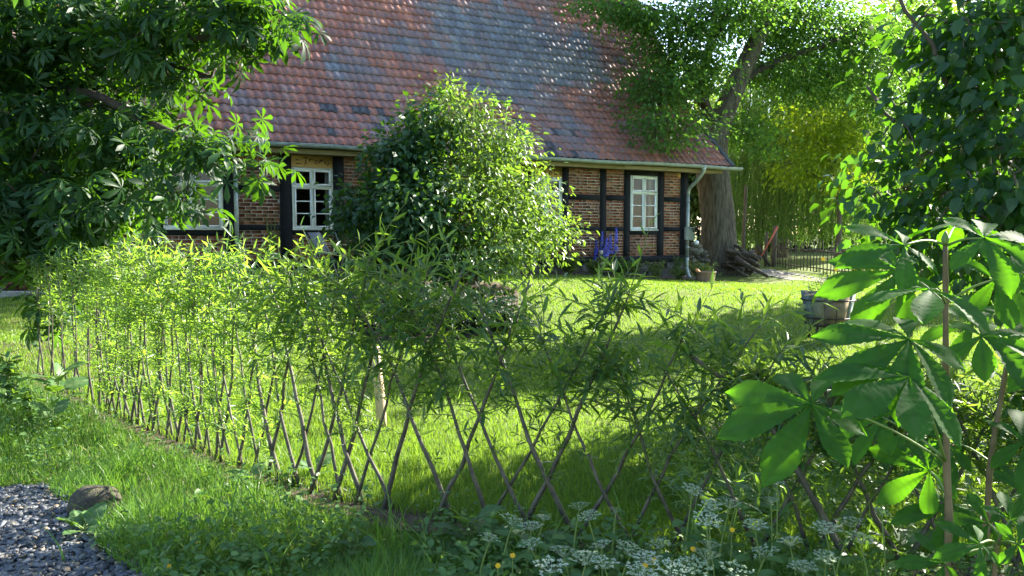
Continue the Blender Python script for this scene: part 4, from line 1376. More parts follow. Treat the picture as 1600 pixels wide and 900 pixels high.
s_ = 0.25
rods = []
while s_ < HL - 0.1:
    for dirn in (1, -1):
        rods.append((s_ + hr.uniform(-.03, .03) + (0.10 if dirn < 0 else 0), dirn))
    x = hedge_at(s_)[0]
    s_ += (0.235 if x > -0.3 else (0.165 if x > -1.6 else (0.14 if x > -3.2 else 0.32))) * hr.uniform(0.75, 1.25)
for (s0, dirn) in rods:
    x0 = float(hedge_at(s0)[0])
    top = float(hedge_top(x0)) * hr.uniform(0.92, 1.04)
    lean = (0.62 if x0 > -0.6 else (0.48 if x0 > -1.6 else 0.34)) * hr.uniform(0.8, 1.15) * top / 1.25
    if x0 < -3.25:
        lean *= 0.35
    n = 12
    t = np.linspace(0, 1, n)
    amp = hr.uniform(-0.05, 0.05)
    ss = np.clip(s0 + dirn * (lean * t + amp * np.sin(np.pi * t)), 0, HL)
    XY = hedge_at(ss)
    nrm_ = norm(np.stack([-np.gradient(hedge_at(np.clip(ss + .001, 0, HL))[:, 1] + 1e-9), np.ones(n)], -1))
    off = dirn * 0.011 * np.cos(t * 9) + amp * 0.3 * t
    gz0 = float(gz(XY[0, 0], XY[0, 1]))
    Pn = np.stack([XY[:, 0] + off * 0.4 + hr.normal(size=n) * 0.004, XY[:, 1] + off + hr.normal(size=n) * 0.004, gz0 - 0.04 + (top + 0.04) * t], -1)
    r0 = hr.uniform(0.0075, 0.0125) * (1.2 if x0 > -1.3 else 1.0)
    V, F = tube_arrays(Pn - hroot, np.linspace(r0, r0 * 0.3, n), 8)
    rod = link('rod', make_mesh('rod', V, F, True), M['rod'], hedge)
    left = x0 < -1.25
    thin = x0 < -3.25
    nsh = 33 if left else (26 if x0 < -0.3 else 28)
    if thin:
        nsh = 16
    for k in range(nsh):
        if left and not thin:
            u = hr.beta(1.25, 1.0)
        else:
            u = hr.beta(2.6, 1.15)
        u = 0.14 + 0.86 * u
        p = np.array([np.interp(u, t, Pn[:, i]) for i in range(3)])
        d = np.array([hr.normal() * 0.8, hr.normal() * 0.7, 0.55 + 0.4 * hr.random()])
        L = hr.uniform(0.07, 0.20) * (0.6 + 0.5 * u)
        if not left and u > 0.5:
            d = np.array([hr.normal() * 1.0, hr.normal() * 0.55, hr.uniform(-0.25, 0.75)])
            L = hr.uniform(0.12, 0.34)
        if u > 0.88 and hr.random() < 0.5:
            L *= 1.15
            d[2] += 0.45
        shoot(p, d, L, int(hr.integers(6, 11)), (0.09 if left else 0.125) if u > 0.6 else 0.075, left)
# a rod bent over sideways at the right end
bend = curve_pts([at(1075, 552, 3.25), at(1120, 585, 3.2), at(1170, 612, 3.15), at(1190, 640, 3.1), at(1260, 760, 3.0), at(1330, 890, 2.95)], 18)
V, F = tube_arrays(bend - hroot, np.linspace(0.010, 0.014, 18), 8)
link('rod', make_mesh('rod', V, F, True), M['rod'], hedge)
for k in range(26):
    p = bend[hr.integers(0, 12)]
    shoot(p, np.array([hr.normal(), hr.normal() * .7, 0.7]), hr.uniform(.1, .25), int(hr.integers(5, 9)), 0.085, False)
shoot_mb.build('shoots', M['stem_green'], hedge, kind='stuff')
lp, la, ln, lt, ls = map(np.array, (lp, la, ln, lt, ls))
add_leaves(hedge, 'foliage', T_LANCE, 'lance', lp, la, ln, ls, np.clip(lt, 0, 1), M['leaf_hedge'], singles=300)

# ------------------------------------------------------------------ chestnut saplings in the right foreground
def sapling_leaflet(seed):
    r = np.random.default_rng(seed)
    drp, twist = r.uniform(0.10, 0.36), r.uniform(-0.16, 0.16)
    nxs, nys = 28, 7
    xs = np.linspace(0, 1, nxs)
    hw = np.interp(xs, [0, 0.1, 0.3, 0.5, 0.66, 0.8, 0.92, 1.0], [0.008, 0.03, 0.095, 0.155, 0.185, 0.165, 0.07, 0.0])
    V, vein = [], []
    ph = r.uniform(0, 6)
    for i, x in enumerate(xs):
        w = hw[i] * (1 + (0.035 if i % 2 else -0.025) * (x > 0.2))
        for j in range(nys):
            v = (j / (nys - 1) - 0.5) * 2
            y = v * w
            pleat = 0.009 * math.sin((x - 0.42 * abs(y)) * 2 * math.pi * 11) * min(1, abs(v) * 2) * (x > 0.08)
            z = 0.16 * abs(y) + pleat - drp * x ** 2.2 + twist * y * x * 2 + 0.012 * math.sin(5 * x + ph + 3 * v)
            V.append((x, y, z))
            vein.append(1.0 if j == nys // 2 else (0.35 if pleat < -0.008 else 0.0))
    q = []
    for i in range(nxs - 1):
        for j in range(nys - 1):
            a = i * nys + j
            q.append((a, a + 1, a + nys + 1, a + nys))
    me = make_mesh('leaflet', V, [np.array(q)], True, {'tint': np.full(len(V), 0.5), 'vein': np.array(vein)})
    me.materials.append(M['leaf_sapling'])
    return me


LEAFLETS = [sapling_leaflet(k) for k in range(8)]
spr = np.random.default_rng(99)


def palm_leaf(root, node_p, hub_p, size, toward, tilt=0.35, n=7, roll=0.0):
    """Petiole (the leaf object) carrying a fan of leaflets."""
    org = rel(root)
    node_p, hub_p = np.asarray(node_p), np.asarray(hub_p)
    m = (node_p + hub_p) / 2 + np.array([0, 0, 0.06 * np.linalg.norm(hub_p - node_p)])
    V, F = tube_arrays(curve_pts([node_p, m, hub_p], 8) - org, np.linspace(0.0042, 0.0028, 8), 6)
    leaf = link('leaf', make_mesh('leaf', V, F, True), M['stem_green'], root)
    ax = norm(np.asarray(toward, float))
    up = norm(np.array([0.0, -tilt, 1.0]) + np.array([roll, 0, 0]))
    x, y, z = frames(ax[None], up[None])
    x, y, z = x[0], y[0], z[0]
    for i in range(n):
        t = (i / (n - 1) - 0.5) * 2
        a = t * 2.25 + spr.uniform(-.08, .08)
        L = size * (1.0 - 0.42 * abs(t) ** 1.5) * spr.uniform(0.92, 1.06)
        d = x * math.cos(a) + y * math.sin(a)
        d = norm(d - z * spr.uniform(-0.05, 0.20))
        zz = norm(z + 0.35 * (x * math.cos(a) + y * math.sin(a)) + spr.normal(size=3) * 0.10)
        zz = norm(zz - d * (zz @ d))
        yy = np.cross(zz, d)
        p = hub_p - org
        Mx = Matrix(((d[0] * L, yy[0] * L, zz[0] * L, p[0]), (d[1] * L, yy[1] * L, zz[1] * L, p[1]), (d[2] * L, yy[2] * L, zz[2] * L, p[2]), (0, 0, 0, 1)))
        link('leaflet', LEAFLETS[int(spr.integers(8))], None, leaf, matrix=Mx)
    return leaf


def sapling(name, label, px_list, Y, leaves, r0, base_xy):
    b = on_ground(*base_xy)
    root = thing(name, label, 'sapling', b, 'chestnut saplings in the right foreground')
    pts = [b + (0, 0, -0.03)] + [at(px, py, Y) for px, py in px_list]
    P = curve_pts(pts, 24)
    rr = np.linspace(r0, r0 * 0.55, 24) * (1 + 0.10 * np.sin(np.arange(24) * 1.9))
    V, F = tube_arrays(P - b, rr, 10)
    link('stem', make_mesh('stem', V, F, True), M['stem_brown'], root)
    for (nx_, ny_, hx, hy, dY, size, tw, tilt, n) in leaves:
        palm_leaf(root, at(nx_, ny_, Y), at(hx, hy, Y + dY), size, tw, tilt * 1.6, n)
    # terminal bud
    tp = at(*px_list[-1], Y) - b
    MB().tube(curve_pts([tp - (0, 0, 0.02), tp, tp + (0, 0, 0.02)], 6), [0.006, 0.009, 0.011, 0.009, 0.006, 0.002], 8).build('bud', M['stem_green'], root, smooth=True)


sapling('chestnut_sapling', 'chestnut sapling with the straight brown stem and big ribbed leaves, right foreground', [(1481, 860), (1479, 720), (1478, 560), (1477, 372)], 2.15, [
    (1478, 382, 1412, 383, -0.10, 0.20, (-1, -0.25, -0.12), 0.55, 5),
    (1478, 380, 1500, 352, 0.22, 0.20, (0.35, 1, 0.0), 0.3, 5),
    (1478, 384, 1538, 372, -0.12, 0.23, (1, -0.3, -0.08), 0.5, 6),
    (1478, 476, 1408, 424, 0.10, 0.245, (-1, 0.1, -0.12), 0.65, 7),
    (1478, 474, 1556, 436, 0.0, 0.21, (0.9, -0.2, -0.05), 0.9, 7),
    (1478, 474, 1450, 452, -0.22, 0.20, (-0.5, -0.9, -0.2), 0.25, 5),
    (1478, 600, 1420, 530, -0.20, 0.27, (-1, -0.35, -0.22), 0.40, 7),
    (1478, 600, 1533, 525, -0.10, 0.22, (0.8, -0.5, -0.1), 0.3, 7),
    (1478, 722, 1268, 632, -0.05, 0.27, (-1, -0.1, -0.22), 0.45, 7),
    (1478, 718, 1378, 652, 0.18, 0.23, (-0.5, 0.8, 0.0), 0.8, 7),
    (1478, 722, 1420, 590, -0.30, 0.24, (-0.9, -0.5, -0.1), 0.35, 7),
    (1478, 770, 1452, 735, 0.12, 0.19, (-0.9, 0.3, -0.1), 0.8, 6),
], 0.0125, (1.235, 2.17))
sapling('chestnut_sapling', 'thinner chestnut sapling beside the straight one, stem leaning right, near the edge', [(1536, 870), (1548, 720), (1568, 600), (1580, 520)], 2.45, [
    (1580, 525, 1600, 500, 0.0, 0.22, (1, 0, -0.1), 0.5, 6),
    (1575, 560, 1620, 560, -0.1, 0.24, (1, -0.3, -0.1), 0.4, 7),
    (1578, 540, 1520, 505, 0.2, 0.20, (-1, 0.4, -0.1), 0.5, 5),
    (1548, 722, 1600, 690, -0.1, 0.24, (1, -0.4, -0.15), 0.6, 7),
    (1548, 722, 1478, 690, 0.25, 0.22, (-1, 0.3, -0.05), 0.7, 7),
    (1540, 810, 1600, 770, 0.1, 0.20, (1, 0.3, -0.1), 0.7, 6),
    (1540, 810, 1490, 790, -0.2, 0.20, (-1, -0.5, -0.2), 0.4, 6),
], 0.012, (1.52, 2.5))
sapling('chestnut_sapling', 'small low chestnut sapling with pale fresh leaves in the bottom right corner', [(1555, 880), (1560, 850), (1565, 832)], 2.1, [
    (1563, 838, 1580, 812, 0.0, 0.13, (0.9, 0.2, 0.1), 0.8, 5),
    (1563, 838, 1545, 818, 0.05, 0.12, (-0.9, 0.3, 0.1), 0.8, 5),
    (1560, 850, 1530, 850, -0.1, 0.13, (-1, -0.4, 0.0), 0.7, 5),
    (1560, 850, 1590, 850, -0.1, 0.13, (1, -0.4, 0.0), 0.7, 5),
    (1560, 855, 1475, 880, -0.05, 0.12, (-1, 0.0, 0.05), 0.8, 5),
], 0.007, (1.36, 2.12))

# ------------------------------------------------------------------ grass
def blades(name, XY, length, width, tint, mat, lean=0.45, seed=1, segs=3, kind='stuff', zoff=0.0):
    r = np.random.default_rng(seed)
    N = len(XY)
    z0 = gz(XY[:, 0], XY[:, 1]) + zoff
    a = r.uniform(0, 2 * np.pi, N)
    d = np.stack([np.cos(a), np.sin(a)], -1)
    f = r.uniform(0, 2 * np.pi, N)
    w = np.stack([np.cos(f), np.sin(f)], -1)
    ln_ = lean * r.uniform(0.2, 1.5, N)
    rows = []
    for k in range(segs):
        t = k / segs
        c = XY + d * (length * ln_ * t ** 2)[:, None]
        z = z0 + length * t * (1 - 0.25 * ln_ * t)
        hw = width * (1 - t ** 1.6) * 0.5
        for s in (-1, 1):
            p = c + s * w * hw[:, None]
            rows.append(np.stack([p[:, 0], p[:, 1], z], -1))
    c = XY + d * (length * ln_)[:, None]
    rows.append(np.stack([c[:, 0], c[:, 1], z0 + length * (1 - 0.25 * ln_)], -1))
    V = np.stack(rows, 1)
    K = V.shape[1]
    Q, T = [], []
    for k in range(segs - 1):
        Q.append((2 * k, 2 * k + 1, 2 * k + 3, 2 * k + 2))
    T.append((2 * segs - 2, 2 * segs - 1, 2 * segs))
    off = (np.arange(N) * K)[:, None, None]
    F = [(np.array(T)[None] + off).reshape(-1, 3)]
    if Q:
        F.insert(0, (np.array(Q)[None] + off).reshape(-1, 4))
    me = make_mesh(name, V.reshape(-1, 3), F, False, {'tint': np.repeat(tint, K)})
    o = link(name, me, mat, kind=kind)
    return o


gr_ = np.random.default_rng(123)


def in_gravel(x, y):
    # left of the line from (-2.55, 4.2) to (-1.5, 3.0), nearer than y = 4.2
    xe = np.interp(y, [2.0, 3.0, 3.5, 3.9, 4.2], [-0.9, -1.50, -1.93, -2.28, -2.6]) + 0.05 * np.sin(y * 9)
    return (x < xe) & (y < 4.22 + 0.05 * np.sin(x * 7))


def in_bed(x, y):
    return ((x + 1.25) / 1.5) ** 2 + ((y - 12.2) / 3.0) ** 2 < 1


def wall_o(x, y):
    return (x - A0[0]) * NOUT[0] + (y - A0[1]) * NOUT[1]


# rough grass on the viewpoint's side of the hedge
N = 170000
Y = 2.6 + 6.4 * gr_.random(N) ** 1.25
X = (gr_.random(N) * 2 - 1) * (0.70 * Y + 0.3)
dens = vnoise(X * 1.6 + 20, Y * 1.6, 31)
hy = hedge_y(X)
keep = (Y < hy + 0.05) & ~in_gravel(X, Y) & (gr_.random(N) < 0.45 + 0.9 * dens) & (np.abs(Y - hy) > 0.10 * gr_.random(N))
X, Y, dens = X[keep], Y[keep], dens[keep]
tall = vnoise(X * 2.3 + 5, Y * 2.3 + 9, 32)
L = (0.07 + 0.19 * tall ** 1.5) * gr_.uniform(0.6, 1.3, len(X))
nr_ = np.clip((hedge_y(X) - Y) / 0.35, 0.35, 1)
g1 = blades('rough_grass', np.stack([X, Y], -1), L * nr_, gr_.uniform(0.0028, 0.0058, len(X)), np.clip(1.3 * (vnoise(X * 0.9 + 40, Y * 0.9, 35) - 0.5) + 0.25 * tall + 0.65 * gr_.random(len(X)), 0, 1), M['grass'], 0.55, 5)
tag(g1, 'rough uncut grass on the near side of the willow hedge', 'grass')
# dry straw lying between the green blades
M['straw'] = mat_leaf('dry_straw', (0.22, 0.17, 0.08), (0.38, 0.31, 0.16), (0.35, 0.28, 0.12), 0.3, 0.6, 0.2)
sel = gr_.random(len(X)) < 0.05
xs_, ys_ = X[sel], Y[sel]
st = blades('dry_straw', np.stack([xs_, ys_], -1) + gr_.normal(size=(len(xs_), 2)) * 0.02, gr_.uniform(0.06, 0.17, len(xs_)), gr_.uniform(0.002, 0.004, len(xs_)), gr_.random(len(xs_)), M['straw'], 1.6, 15)
tag(st, 'dry straw stalks scattered through the rough grass', 'grass')
# mown lawn behind it, thinning out in number with distance
N = 300000
Y = 3.2 * (23.0 / 3.2) ** gr_.random(N)
X = (gr_.random(N) * 2 - 1) * (0.70 * Y + 0.4)
hy = hedge_y(X)
keep = (Y > hy - 0.02) & ~in_bed(X, Y) & (wall_o(X, Y) > 0.9) & ~(((X - 6.0) / 1.9) ** 2 + ((Y - 21.7) / 1.6) ** 2 < 1)
X, Y = X[keep], Y[keep]
near = np.exp(-((Y - hedge_y(X)) / 0.8))
patchy = vnoise(X * 1.2 + 11, Y * 1.2, 41)
shade_len = np.where((Y - hedge_y(X) < 2.0), 0.035 + 0.06 * near + 0.03 * patchy, 0.032 + 0.018 * patchy)
sc_ = np.clip(Y / 5.0, 1, 4)
lawn = blades('lawn_grass', np.stack([X, Y], -1), shade_len * gr_.uniform(0.6, 1.3, len(X)), gr_.uniform(0.004, 0.007, len(X)) * sc_, np.clip(0.5 * patchy + 0.5 * gr_.random(len(X)), 0, 1), M['lawn_blade'], 0.5, 6, segs=2)
tag(lawn, 'short sunlit lawn grass between the hedge and the house', 'grass')

# leafy ground cover among the grass
N = 9000
Y = 2.55 + 3.3 * gr_.random(N) ** 1.3
X = (gr_.random(N) * 2 - 1) * (0.70 * Y + 0.2)
den = vnoise(X * 1.9 + 3, Y * 1.9 + 2, 51)
wgt = np.where(Y < 3.3, 0.5, 0.16) * (den > 0.4)
keep = (Y < hedge_y(X) - 0.02) & ~in_gravel(X, Y) & (gr_.random(N) < wgt)
X, Y = X[keep], Y[keep]
rep = 7
X, Y = np.repeat(X, rep) + gr_.normal(size=len(X) * rep) * 0.035, np.repeat(Y, rep) + gr_.normal(size=len(Y) * rep) * 0.035
P = np.stack([X, Y, gz(X, Y) + gr_.uniform(0.02, 0.20, len(X))], -1)
AX = norm(gr_.normal(size=P.shape) * np.array([1, 1, 0.3]) + np.array([0, 0, 0.15]))
me = leaf_mesh('ground_cover', T_OVAL, P, AX, norm(np.array([0, 0, 1.]) + gr_.normal(size=P.shape) * 0.4), gr_.uniform(0.018, 0.045, len(P)), gr_.random(len(P)))
tag(link('ground_cover', me, M['leaf_weed'], kind='stuff'), 'small leafy weeds growing through the foreground grass', 'weeds')

# ------------------------------------------------------------------ slate chip path, boulder
xs = np.linspace(-4.2, -0.8, 30)
ysv = np.linspace(2.0, 4.35, 26)
GXs, GYs = np.meshgrid(xs, ysv)
inside = in_gravel(GXs, GYs) | in_gravel(GXs - 0.1, GYs - 0.05)
Vv = np.stack([GXs, GYs, gz(GXs, GYs) + 0.006], -1).reshape(-1, 3)
qs = []
for i in range(25):
    for j in range(29):
        if inside[i, j] and inside[i + 1, j] and inside[i, j + 1] and inside[i + 1, j + 1]:
            a = i * 30 + j
            qs.append((a, a + 1, a + 31, a + 30))
used = np.unique(np.array(qs))
remap = -np.ones(len(Vv), int)
remap[used] = np.arange(len(used))
M['slatebed'] = mat_noise('slate_bed', (0.02, 0.022, 0.028), (0.05, 0.054, 0.062), 30, 0.8, 0.6, 0.01)
link('slate_path', make_mesh('slate_path', Vv[used], [remap[np.array(qs)]]), M['slatebed'], kind='structure')
N = 16000
X = gr_.uniform(-3.6, -1.2, N)
Y = gr_.uniform(2.6, 4.45, N)
ks = in_gravel(X, Y) | (in_gravel(X - 0.08, Y - 0.03) & (gr_.random(N) < 0.3))
X, Y = X[ks][:11500], Y[ks][:11500]
n = len(X)
cube = np.array([[-1, -1, -1], [1, -1, -1], [1, 1, -1], [-1, 1, -1], [-.8, -.9, 1], [.9, -.7, 1], [.75, .9, 1], [-.9, .7, 1]], float)
szs = np.stack([0.006 + 0.026 * gr_.random(n) ** 1.8, 0.005 + 0.014 * gr_.random(n) ** 1.5, gr_.uniform(0.002, 0.006, n)], -1)
yaw, p1, p2 = gr_.uniform(0, 6.28, n), gr_.normal(0, 0.35, n), gr_.normal(0, 0.35, n)
cy, sy, cp, sp_, cr, sr_ = np.cos(yaw), np.sin(yaw), np.cos(p1), np.sin(p1), np.cos(p2), np.sin(p2)
Rm = np.stack([np.stack([cy * cp, cy * sp_ * sr_ - sy * cr, cy * sp_ * cr + sy * sr_], -1), np.stack([sy * cp, sy * sp_ * sr_ + cy * cr, sy * sp_ * cr - cy * sr_], -1), np.stack([-sp_, cp * sr_, cp * cr], -1)], 1)
Vc = np.einsum('nij,nkj->nki', Rm, cube[None] * szs[:, None]) + np.stack([X, Y, gz(X, Y) + 0.010 + gr_.uniform(0, 0.014, n)], -1)[:, None]
off = (np.arange(n) * 8)[:, None, None]
Fq = np.array([[0, 3, 2, 1], [4, 5, 6, 7], [0, 1, 5, 4], [1, 2, 6, 5], [2, 3, 7, 6], [3, 0, 4, 7]])
g = gr_.uniform(0.035, 0.12, n)[:, None] * np.array([[0.92, 1.0, 1.14]])
brown = gr_.random(n) < 0.11
g[brown] = np.array([0.20, 0.16, 0.11]) * gr_.uniform(0.6, 1.2, (brown.sum(), 1))
me = make_mesh('slate_chips', Vc.reshape(-1, 3), [(Fq[None] + off).reshape(-1, 4)], False, {'tcol': np.repeat(g, 8, axis=0)})
tag(link('slate_chips', me, M['slate'], kind='stuff'), 'loose blue-grey slate chips covering the path', 'gravel')


def rock_mesh(name, seed, n1=14, n2=9, rough=0.16):
    r = np.random.default_rng(seed)
    dirs = norm(r.normal(size=(9, 3)))
    cut = r.uniform(0.72, 1.0, 9)
    V = []
    for i in range(n2 + 1):
        th = math.pi * i / n2
        for j in range(n1):
            a = 2 * math.pi * j / n1
            d = np.array([math.sin(th) * math.cos(a), math.sin(th) * math.sin(a), math.cos(th)])
            rad = 1.0
            for dd, c in zip(dirs, cut):
                k = d @ dd
                if k > 0.2:
                    rad = min(rad, c / k)
            V.append(d * rad * (1 + r.normal() * rough * 0.12))
    q = []
    for i in range(n2):
        for j in range(n1):
            j2 = (j + 1) % n1
            q.append((i * n1 + j, (i + 1) * n1 + j, (i + 1) * n1 + j2, i * n1 + j2))
    return make_mesh(name, V, [np.array(q)], True)


bp = on_ground(-2.10, 3.78)
me = rock_mesh('boulder', 4, 26, 16, 0.1)
me.materials.append(M['stone'])
bo = link('boulder', me, None, matrix=Matrix.Translation((bp[0], bp[1], bp[2] + 0.045)) @ Matrix.Rotation(0.4, 4, 'Z') @ Matrix.Diagonal((0.125, 0.10, 0.105, 1)))
bo.color = (0.06, 0.054, 0.044, 1)
tag(bo, 'rounded brown boulder at the edge of the slate path', 'boulder')
bp = on_ground(-1.52, 3.62)
me2 = rock_mesh('stone', 9, 16, 10, 0.1)
me2.materials.append(M['stone'])
bo = link('stone', me2, None, matrix=Matrix.Translation((bp[0], bp[1], bp[2] + 0.01)) @ Matrix.Diagonal((0.05, 0.045, 0.04, 1)))
bo.color = (0.12, 0.11, 0.095, 1)
tag(bo, 'small grey stone lying in the grass right of the boulder', 'stone')

# ------------------------------------------------------------------ plants in the bed along the house
def leafy_plant(name, label, base_xy, h, w, n, size, mat, T=T_ELDER, key='eld', group=None, seed=1, cat='plant', z=None):
    b = on_ground(*base_xy)
    root = thing(name, label, cat, b, group)
    r = np.random.default_rng(seed)
    mb = MB()
    P_, A_ = [], []
    for k in range(max(5, n // 26)):
        a = r.uniform(0, 6.28)
        e = np.array([math.cos(a) * w * r.uniform(.2, 1), math.sin(a) * w * 0.8 * r.uniform(.2, 1), h * r.uniform(.6, 1.05)])
        c = curve_pts([np.array([e[0] * .15, e[1] * .15, -0.03]), e * np.array([.5, .5, .6]), e], 6)
        mb.tube(c, np.linspace(0.007, 0.003, 6), 4, cap=False)
        m = 26
        t = r.uniform(0.2, 1.0, m)
        q = np.stack([np.interp(t, np.linspace(0, 1, 6), c[:, i]) for i in range(3)], -1)
        P_.append(q + b + r.normal(size=q.shape) * 0.015)
        A_.append(norm(r.normal(size=q.shape) * np.array([1, 1, .4]) + np.array([e[0], e[1], 0.25])))
    mb.build('stems', M['stem_green'], root, kind='stuff')
    P_, A_ = np.concatenate(P_), np.concatenate(A_)
    add_leaves(root, 'foliage', T, key, P_, A_, norm(np.array([0, 0, 1.]) + r.normal(size=P_.shape) * .45), r.uniform(size * .6, size * 1.2, len(P_)), r.random(len(P_)), mat)
    return root


def wall_xy(s, o):
    return (A0[0] + TDIR[0] * s + NOUT[0] * o, A0[1] + TDIR[1] * s + NOUT[1] * o)


strip('flower_bed', [wall_xy(s, 0.06) for s in np.linspace(5.5, 12.2, 6)], [wall_xy(s, 0.95 + 0.08 * math.sin(s * 2)) for s in np.linspace(5.5, 12.2, 6)], M['soil'], 0.02)
bedspec = [(7.3, 0.65, 0.55, 0.42, 420, 0.10, 'dark leafy perennial in the house bed, close to the round shrub'), (8.0, 0.7, 0.48, 0.40, 420, 0.09, 'leafy perennial in the house bed left of the blue delphiniums'), (8.75, 0.75, 0.42, 0.36, 400, 0.09, 'dark green perennial at the foot of the blue delphiniums'),
           (9.35, 0.6, 0.45, 0.34, 380, 0.08, 'leafy perennial between the delphiniums and the right window'), (9.95, 0.75, 0.50, 0.32, 420, 0.07, 'yellow-green budded plant below the right window'), (10.55, 0.9, 0.30, 0.28, 300, 0.07, 'low pale green plant before the stone plinth'),
           (11.05, 1.2, 0.52, 0.45, 620, 0.075, 'round light green bushlet before the house corner'), (11.55, 1.15, 0.36, 0.30, 330, 0.07, 'small dark plant between the bushlet and the brown pot'), (11.0, 0.25, 0.62, 0.24, 300, 0.06, 'climbing plant on the bricks beside the house corner')]
for k, (s, o, h, w, n, size, lab) in enumerate(bedspec):
    leafy_plant('garden_plant', lab, wall_xy(s, o), h, w, n, size, M['leaf_bed'] if k not in (2, 7, 8) else M['leaf_lilac'], seed=200 + k, group='plants in the bed along the house')
leafy_plant('climbing_plant', 'thin green plant against the bricks left of the left window', wall_xy(0.2, 0.25), 1.3, 0.28, 420, 0.06, M['leaf_bed'], seed=230)
leafy_plant('garden_plant', 'tall wispy plant at the left foot of the round shrub', (-3.05, 14.8), 1.35, 0.5, 620, 0.08, M['leaf_bed'], T_LANCE, 'lance', seed=231)

# delphiniums
dx, dy = wall_xy(8.85, 0.55)
b = on_ground(dx, dy)
delph = thing('delphinium', 'blue delphinium with tall flower spikes in front of the brick wall', 'flower', b)
dr = np.random.default_rng(17)
for k, (px, py0, py1, dd) in enumerate([(931, 375, 409, 0), (940, 362, 402, 0.1), (947, 372, 405, -0.1), (953, 368, 396, 0.05), (962, 356, 398, 0.0)]):
    Yd = 20.0 + dd
    t0, t1 = at(px, py1, Yd), at(px + 1, py0, Yd)
    mb = MB()
    mb.tube(curve_pts([np.array([b[0] + (t0[0] - b[0]) * .4, b[1], b[2]]), t0, t1], 8) - b, np.linspace(.008, .003, 8), 5)
    sp = mb.build('stem', M['stem_green'], delph, smooth=True)
    n = 150
    t = dr.random(n)
    rad = 0.075 * (1 - 0.75 * t)
    a = dr.uniform(0, 6.28, n)
    P = t0 + (t1 - t0) * t[:, None] + np.stack([np.cos(a) * rad, np.sin(a) * rad, np.zeros(n)], -1)
    AXd = norm(np.stack([np.cos(a + 1.57), np.sin(a + 1.57), dr.normal(0, .6, n)], -1))
    NR = np.stack([np.cos(a), np.sin(a), np.full(n, .2)], -1)
    P = P - AXd * 0.02
    link('flower_spike', leaf_mesh('flower_spike', tmpl_diamond(0.45, 0.1), P, AXd, NR, dr.uniform(0.03, 0.055, n), dr.random(n), b), M['delphinium'], delph, kind='stuff')
leafs = dr.normal(size=(150, 3)) * np.array([0.2, 0.15, 0.12]) + b + np.array([0, 0, 0.3])
add_leaves(delph, 'foliage', T_OVAL, 'oval', leafs, norm(dr.normal(size=leafs.shape)), norm(np.array([0, 0, 1.]) + dr.normal(size=leafs.shape) * .4), 0.10, dr.random(150), M['leaf_bed'])

# two pale garden stake cups in the bed
for k, (px, pyt, pyb) in enumerate([(939, 397, 426), (896, 416, 426)]):
    p0, p1 = at(px, pyb, 19.0), at(px, pyt, 19.0)
    g0 = float(gz(p0[0], p0[1]))
    t = thing('garden_stake', ['thin stake with a pale cup standing before the delphiniums', 'short stake with a pale cup at the bed edge left of the delphiniums'][k], 'stake', (p0[0], p0[1], g0))
    MB().tube([(0, 0, -0.05), (0, 0, p1[2] - g0)], 0.006, 6).build('rod', M['iron'], t)
    z = p1[2] - g0
    MB().tube([(0, 0, z - 0.02), (0, 0, z + 0.02), (0, 0, z + 0.09)], [0.02, 0.045, 0.055], 10).build('cup', M['curtain'], t, smooth=True)

# ------------------------------------------------------------------ stones, logs and odds and ends at the linden's foot
rocks = [rock_mesh('stone', 300 + k, 10, 7, 0.1) for k in range(5)]
for m_ in rocks:
    m_.materials.append(M['stone'])
stb = on_ground(5.35, 22.0)
sp_root = thing('stone_pile', 'heap of mossy field stones between the house corner and the linden trunk', 'stones', stb)
rr = random.Random(5)
for px, py in [(1078, 418), (1090, 420), (1100, 418), (1084, 408), (1095, 407), (1079, 402), (1088, 396), (1098, 396), (1083, 390), (1092, 386), (1077, 412), (1104, 408), (1086, 414), (1096, 414), (1090, 402), (1081, 396), (1101, 401), (1093, 391), (1106, 420), (1087, 383)]:
    p = at(px, py, 22.25 + rr.uniform(-.15, .25)) - stb
    o = link('stone', rocks[rr.randrange(5)], None, sp_root, matrix=Matrix.Translation(p) @ Euler((rr.uniform(-.4, .4), rr.uniform(-.4, .4), rr.uniform(0, 6))).to_matrix().to_4x4() @ Matrix.Diagonal((rr.uniform(.12, .19), rr.uniform(.1, .15), rr.uniform(.06, .10), 1)))
    g = rr.uniform(0.09, 0.17)
    o.color = (g, g * 0.95, g * 0.8, 1)
lgb = on_ground(7.1, 22.6)
logs = thing('log_pile', 'tangled pile of old grey logs and roots right of the linden trunk', 'logs', lgb)
for k in range(30):
    px, py = rr.uniform(1140, 1180), rr.uniform(385, 428)
    c = at(px, max(py, 384 + abs(px - 1155) * 0.8), 22.4 + rr.uniform(-.3, .5)) - lgb
    a = rr.uniform(-0.7, 0.7)
    d = np.array([math.cos(a) * rr.uniform(.5, 1), rr.uniform(-.5, .5), -0.55 * rr.uniform(-.3, 1)])
    d = d / np.linalg.norm(d)
    L = rr.uniform(.18, .42)
    r0 = rr.uniform(.035, .085)
    Pn = curve_pts([c - d * L, c + np.array([0, 0, rr.uniform(-.04, .06)]), c + d * L], 7)
    V, F = tube_arrays(Pn, np.array([r0 * rr.uniform(.75, 1.1) for _ in range(7)]), 9)
    link('log', make_mesh('log', V, F, True), M['log'], logs)
pb = on_ground(7.6, 21.4)
beam_o = thing('fallen_branch', 'long dark branch lying slantwise from the log pile to the ground', 'branch', pb)
V, F = tube_arrays(curve_pts([at(1150, 402, 21.9), at(1168, 415, 21.6), at(1185, 424, 21.3), at(1200, 432, 21.0)], 12) - pb, np.linspace(.07, .045, 12), 9)
link('branch', make_mesh('branch', V, F, True), M['log'], beam_o)
wp = on_ground(7.75, 25.8)
pole = thing('wooden_pole', 'upright wooden pole behind the log pile', 'pole', wp)
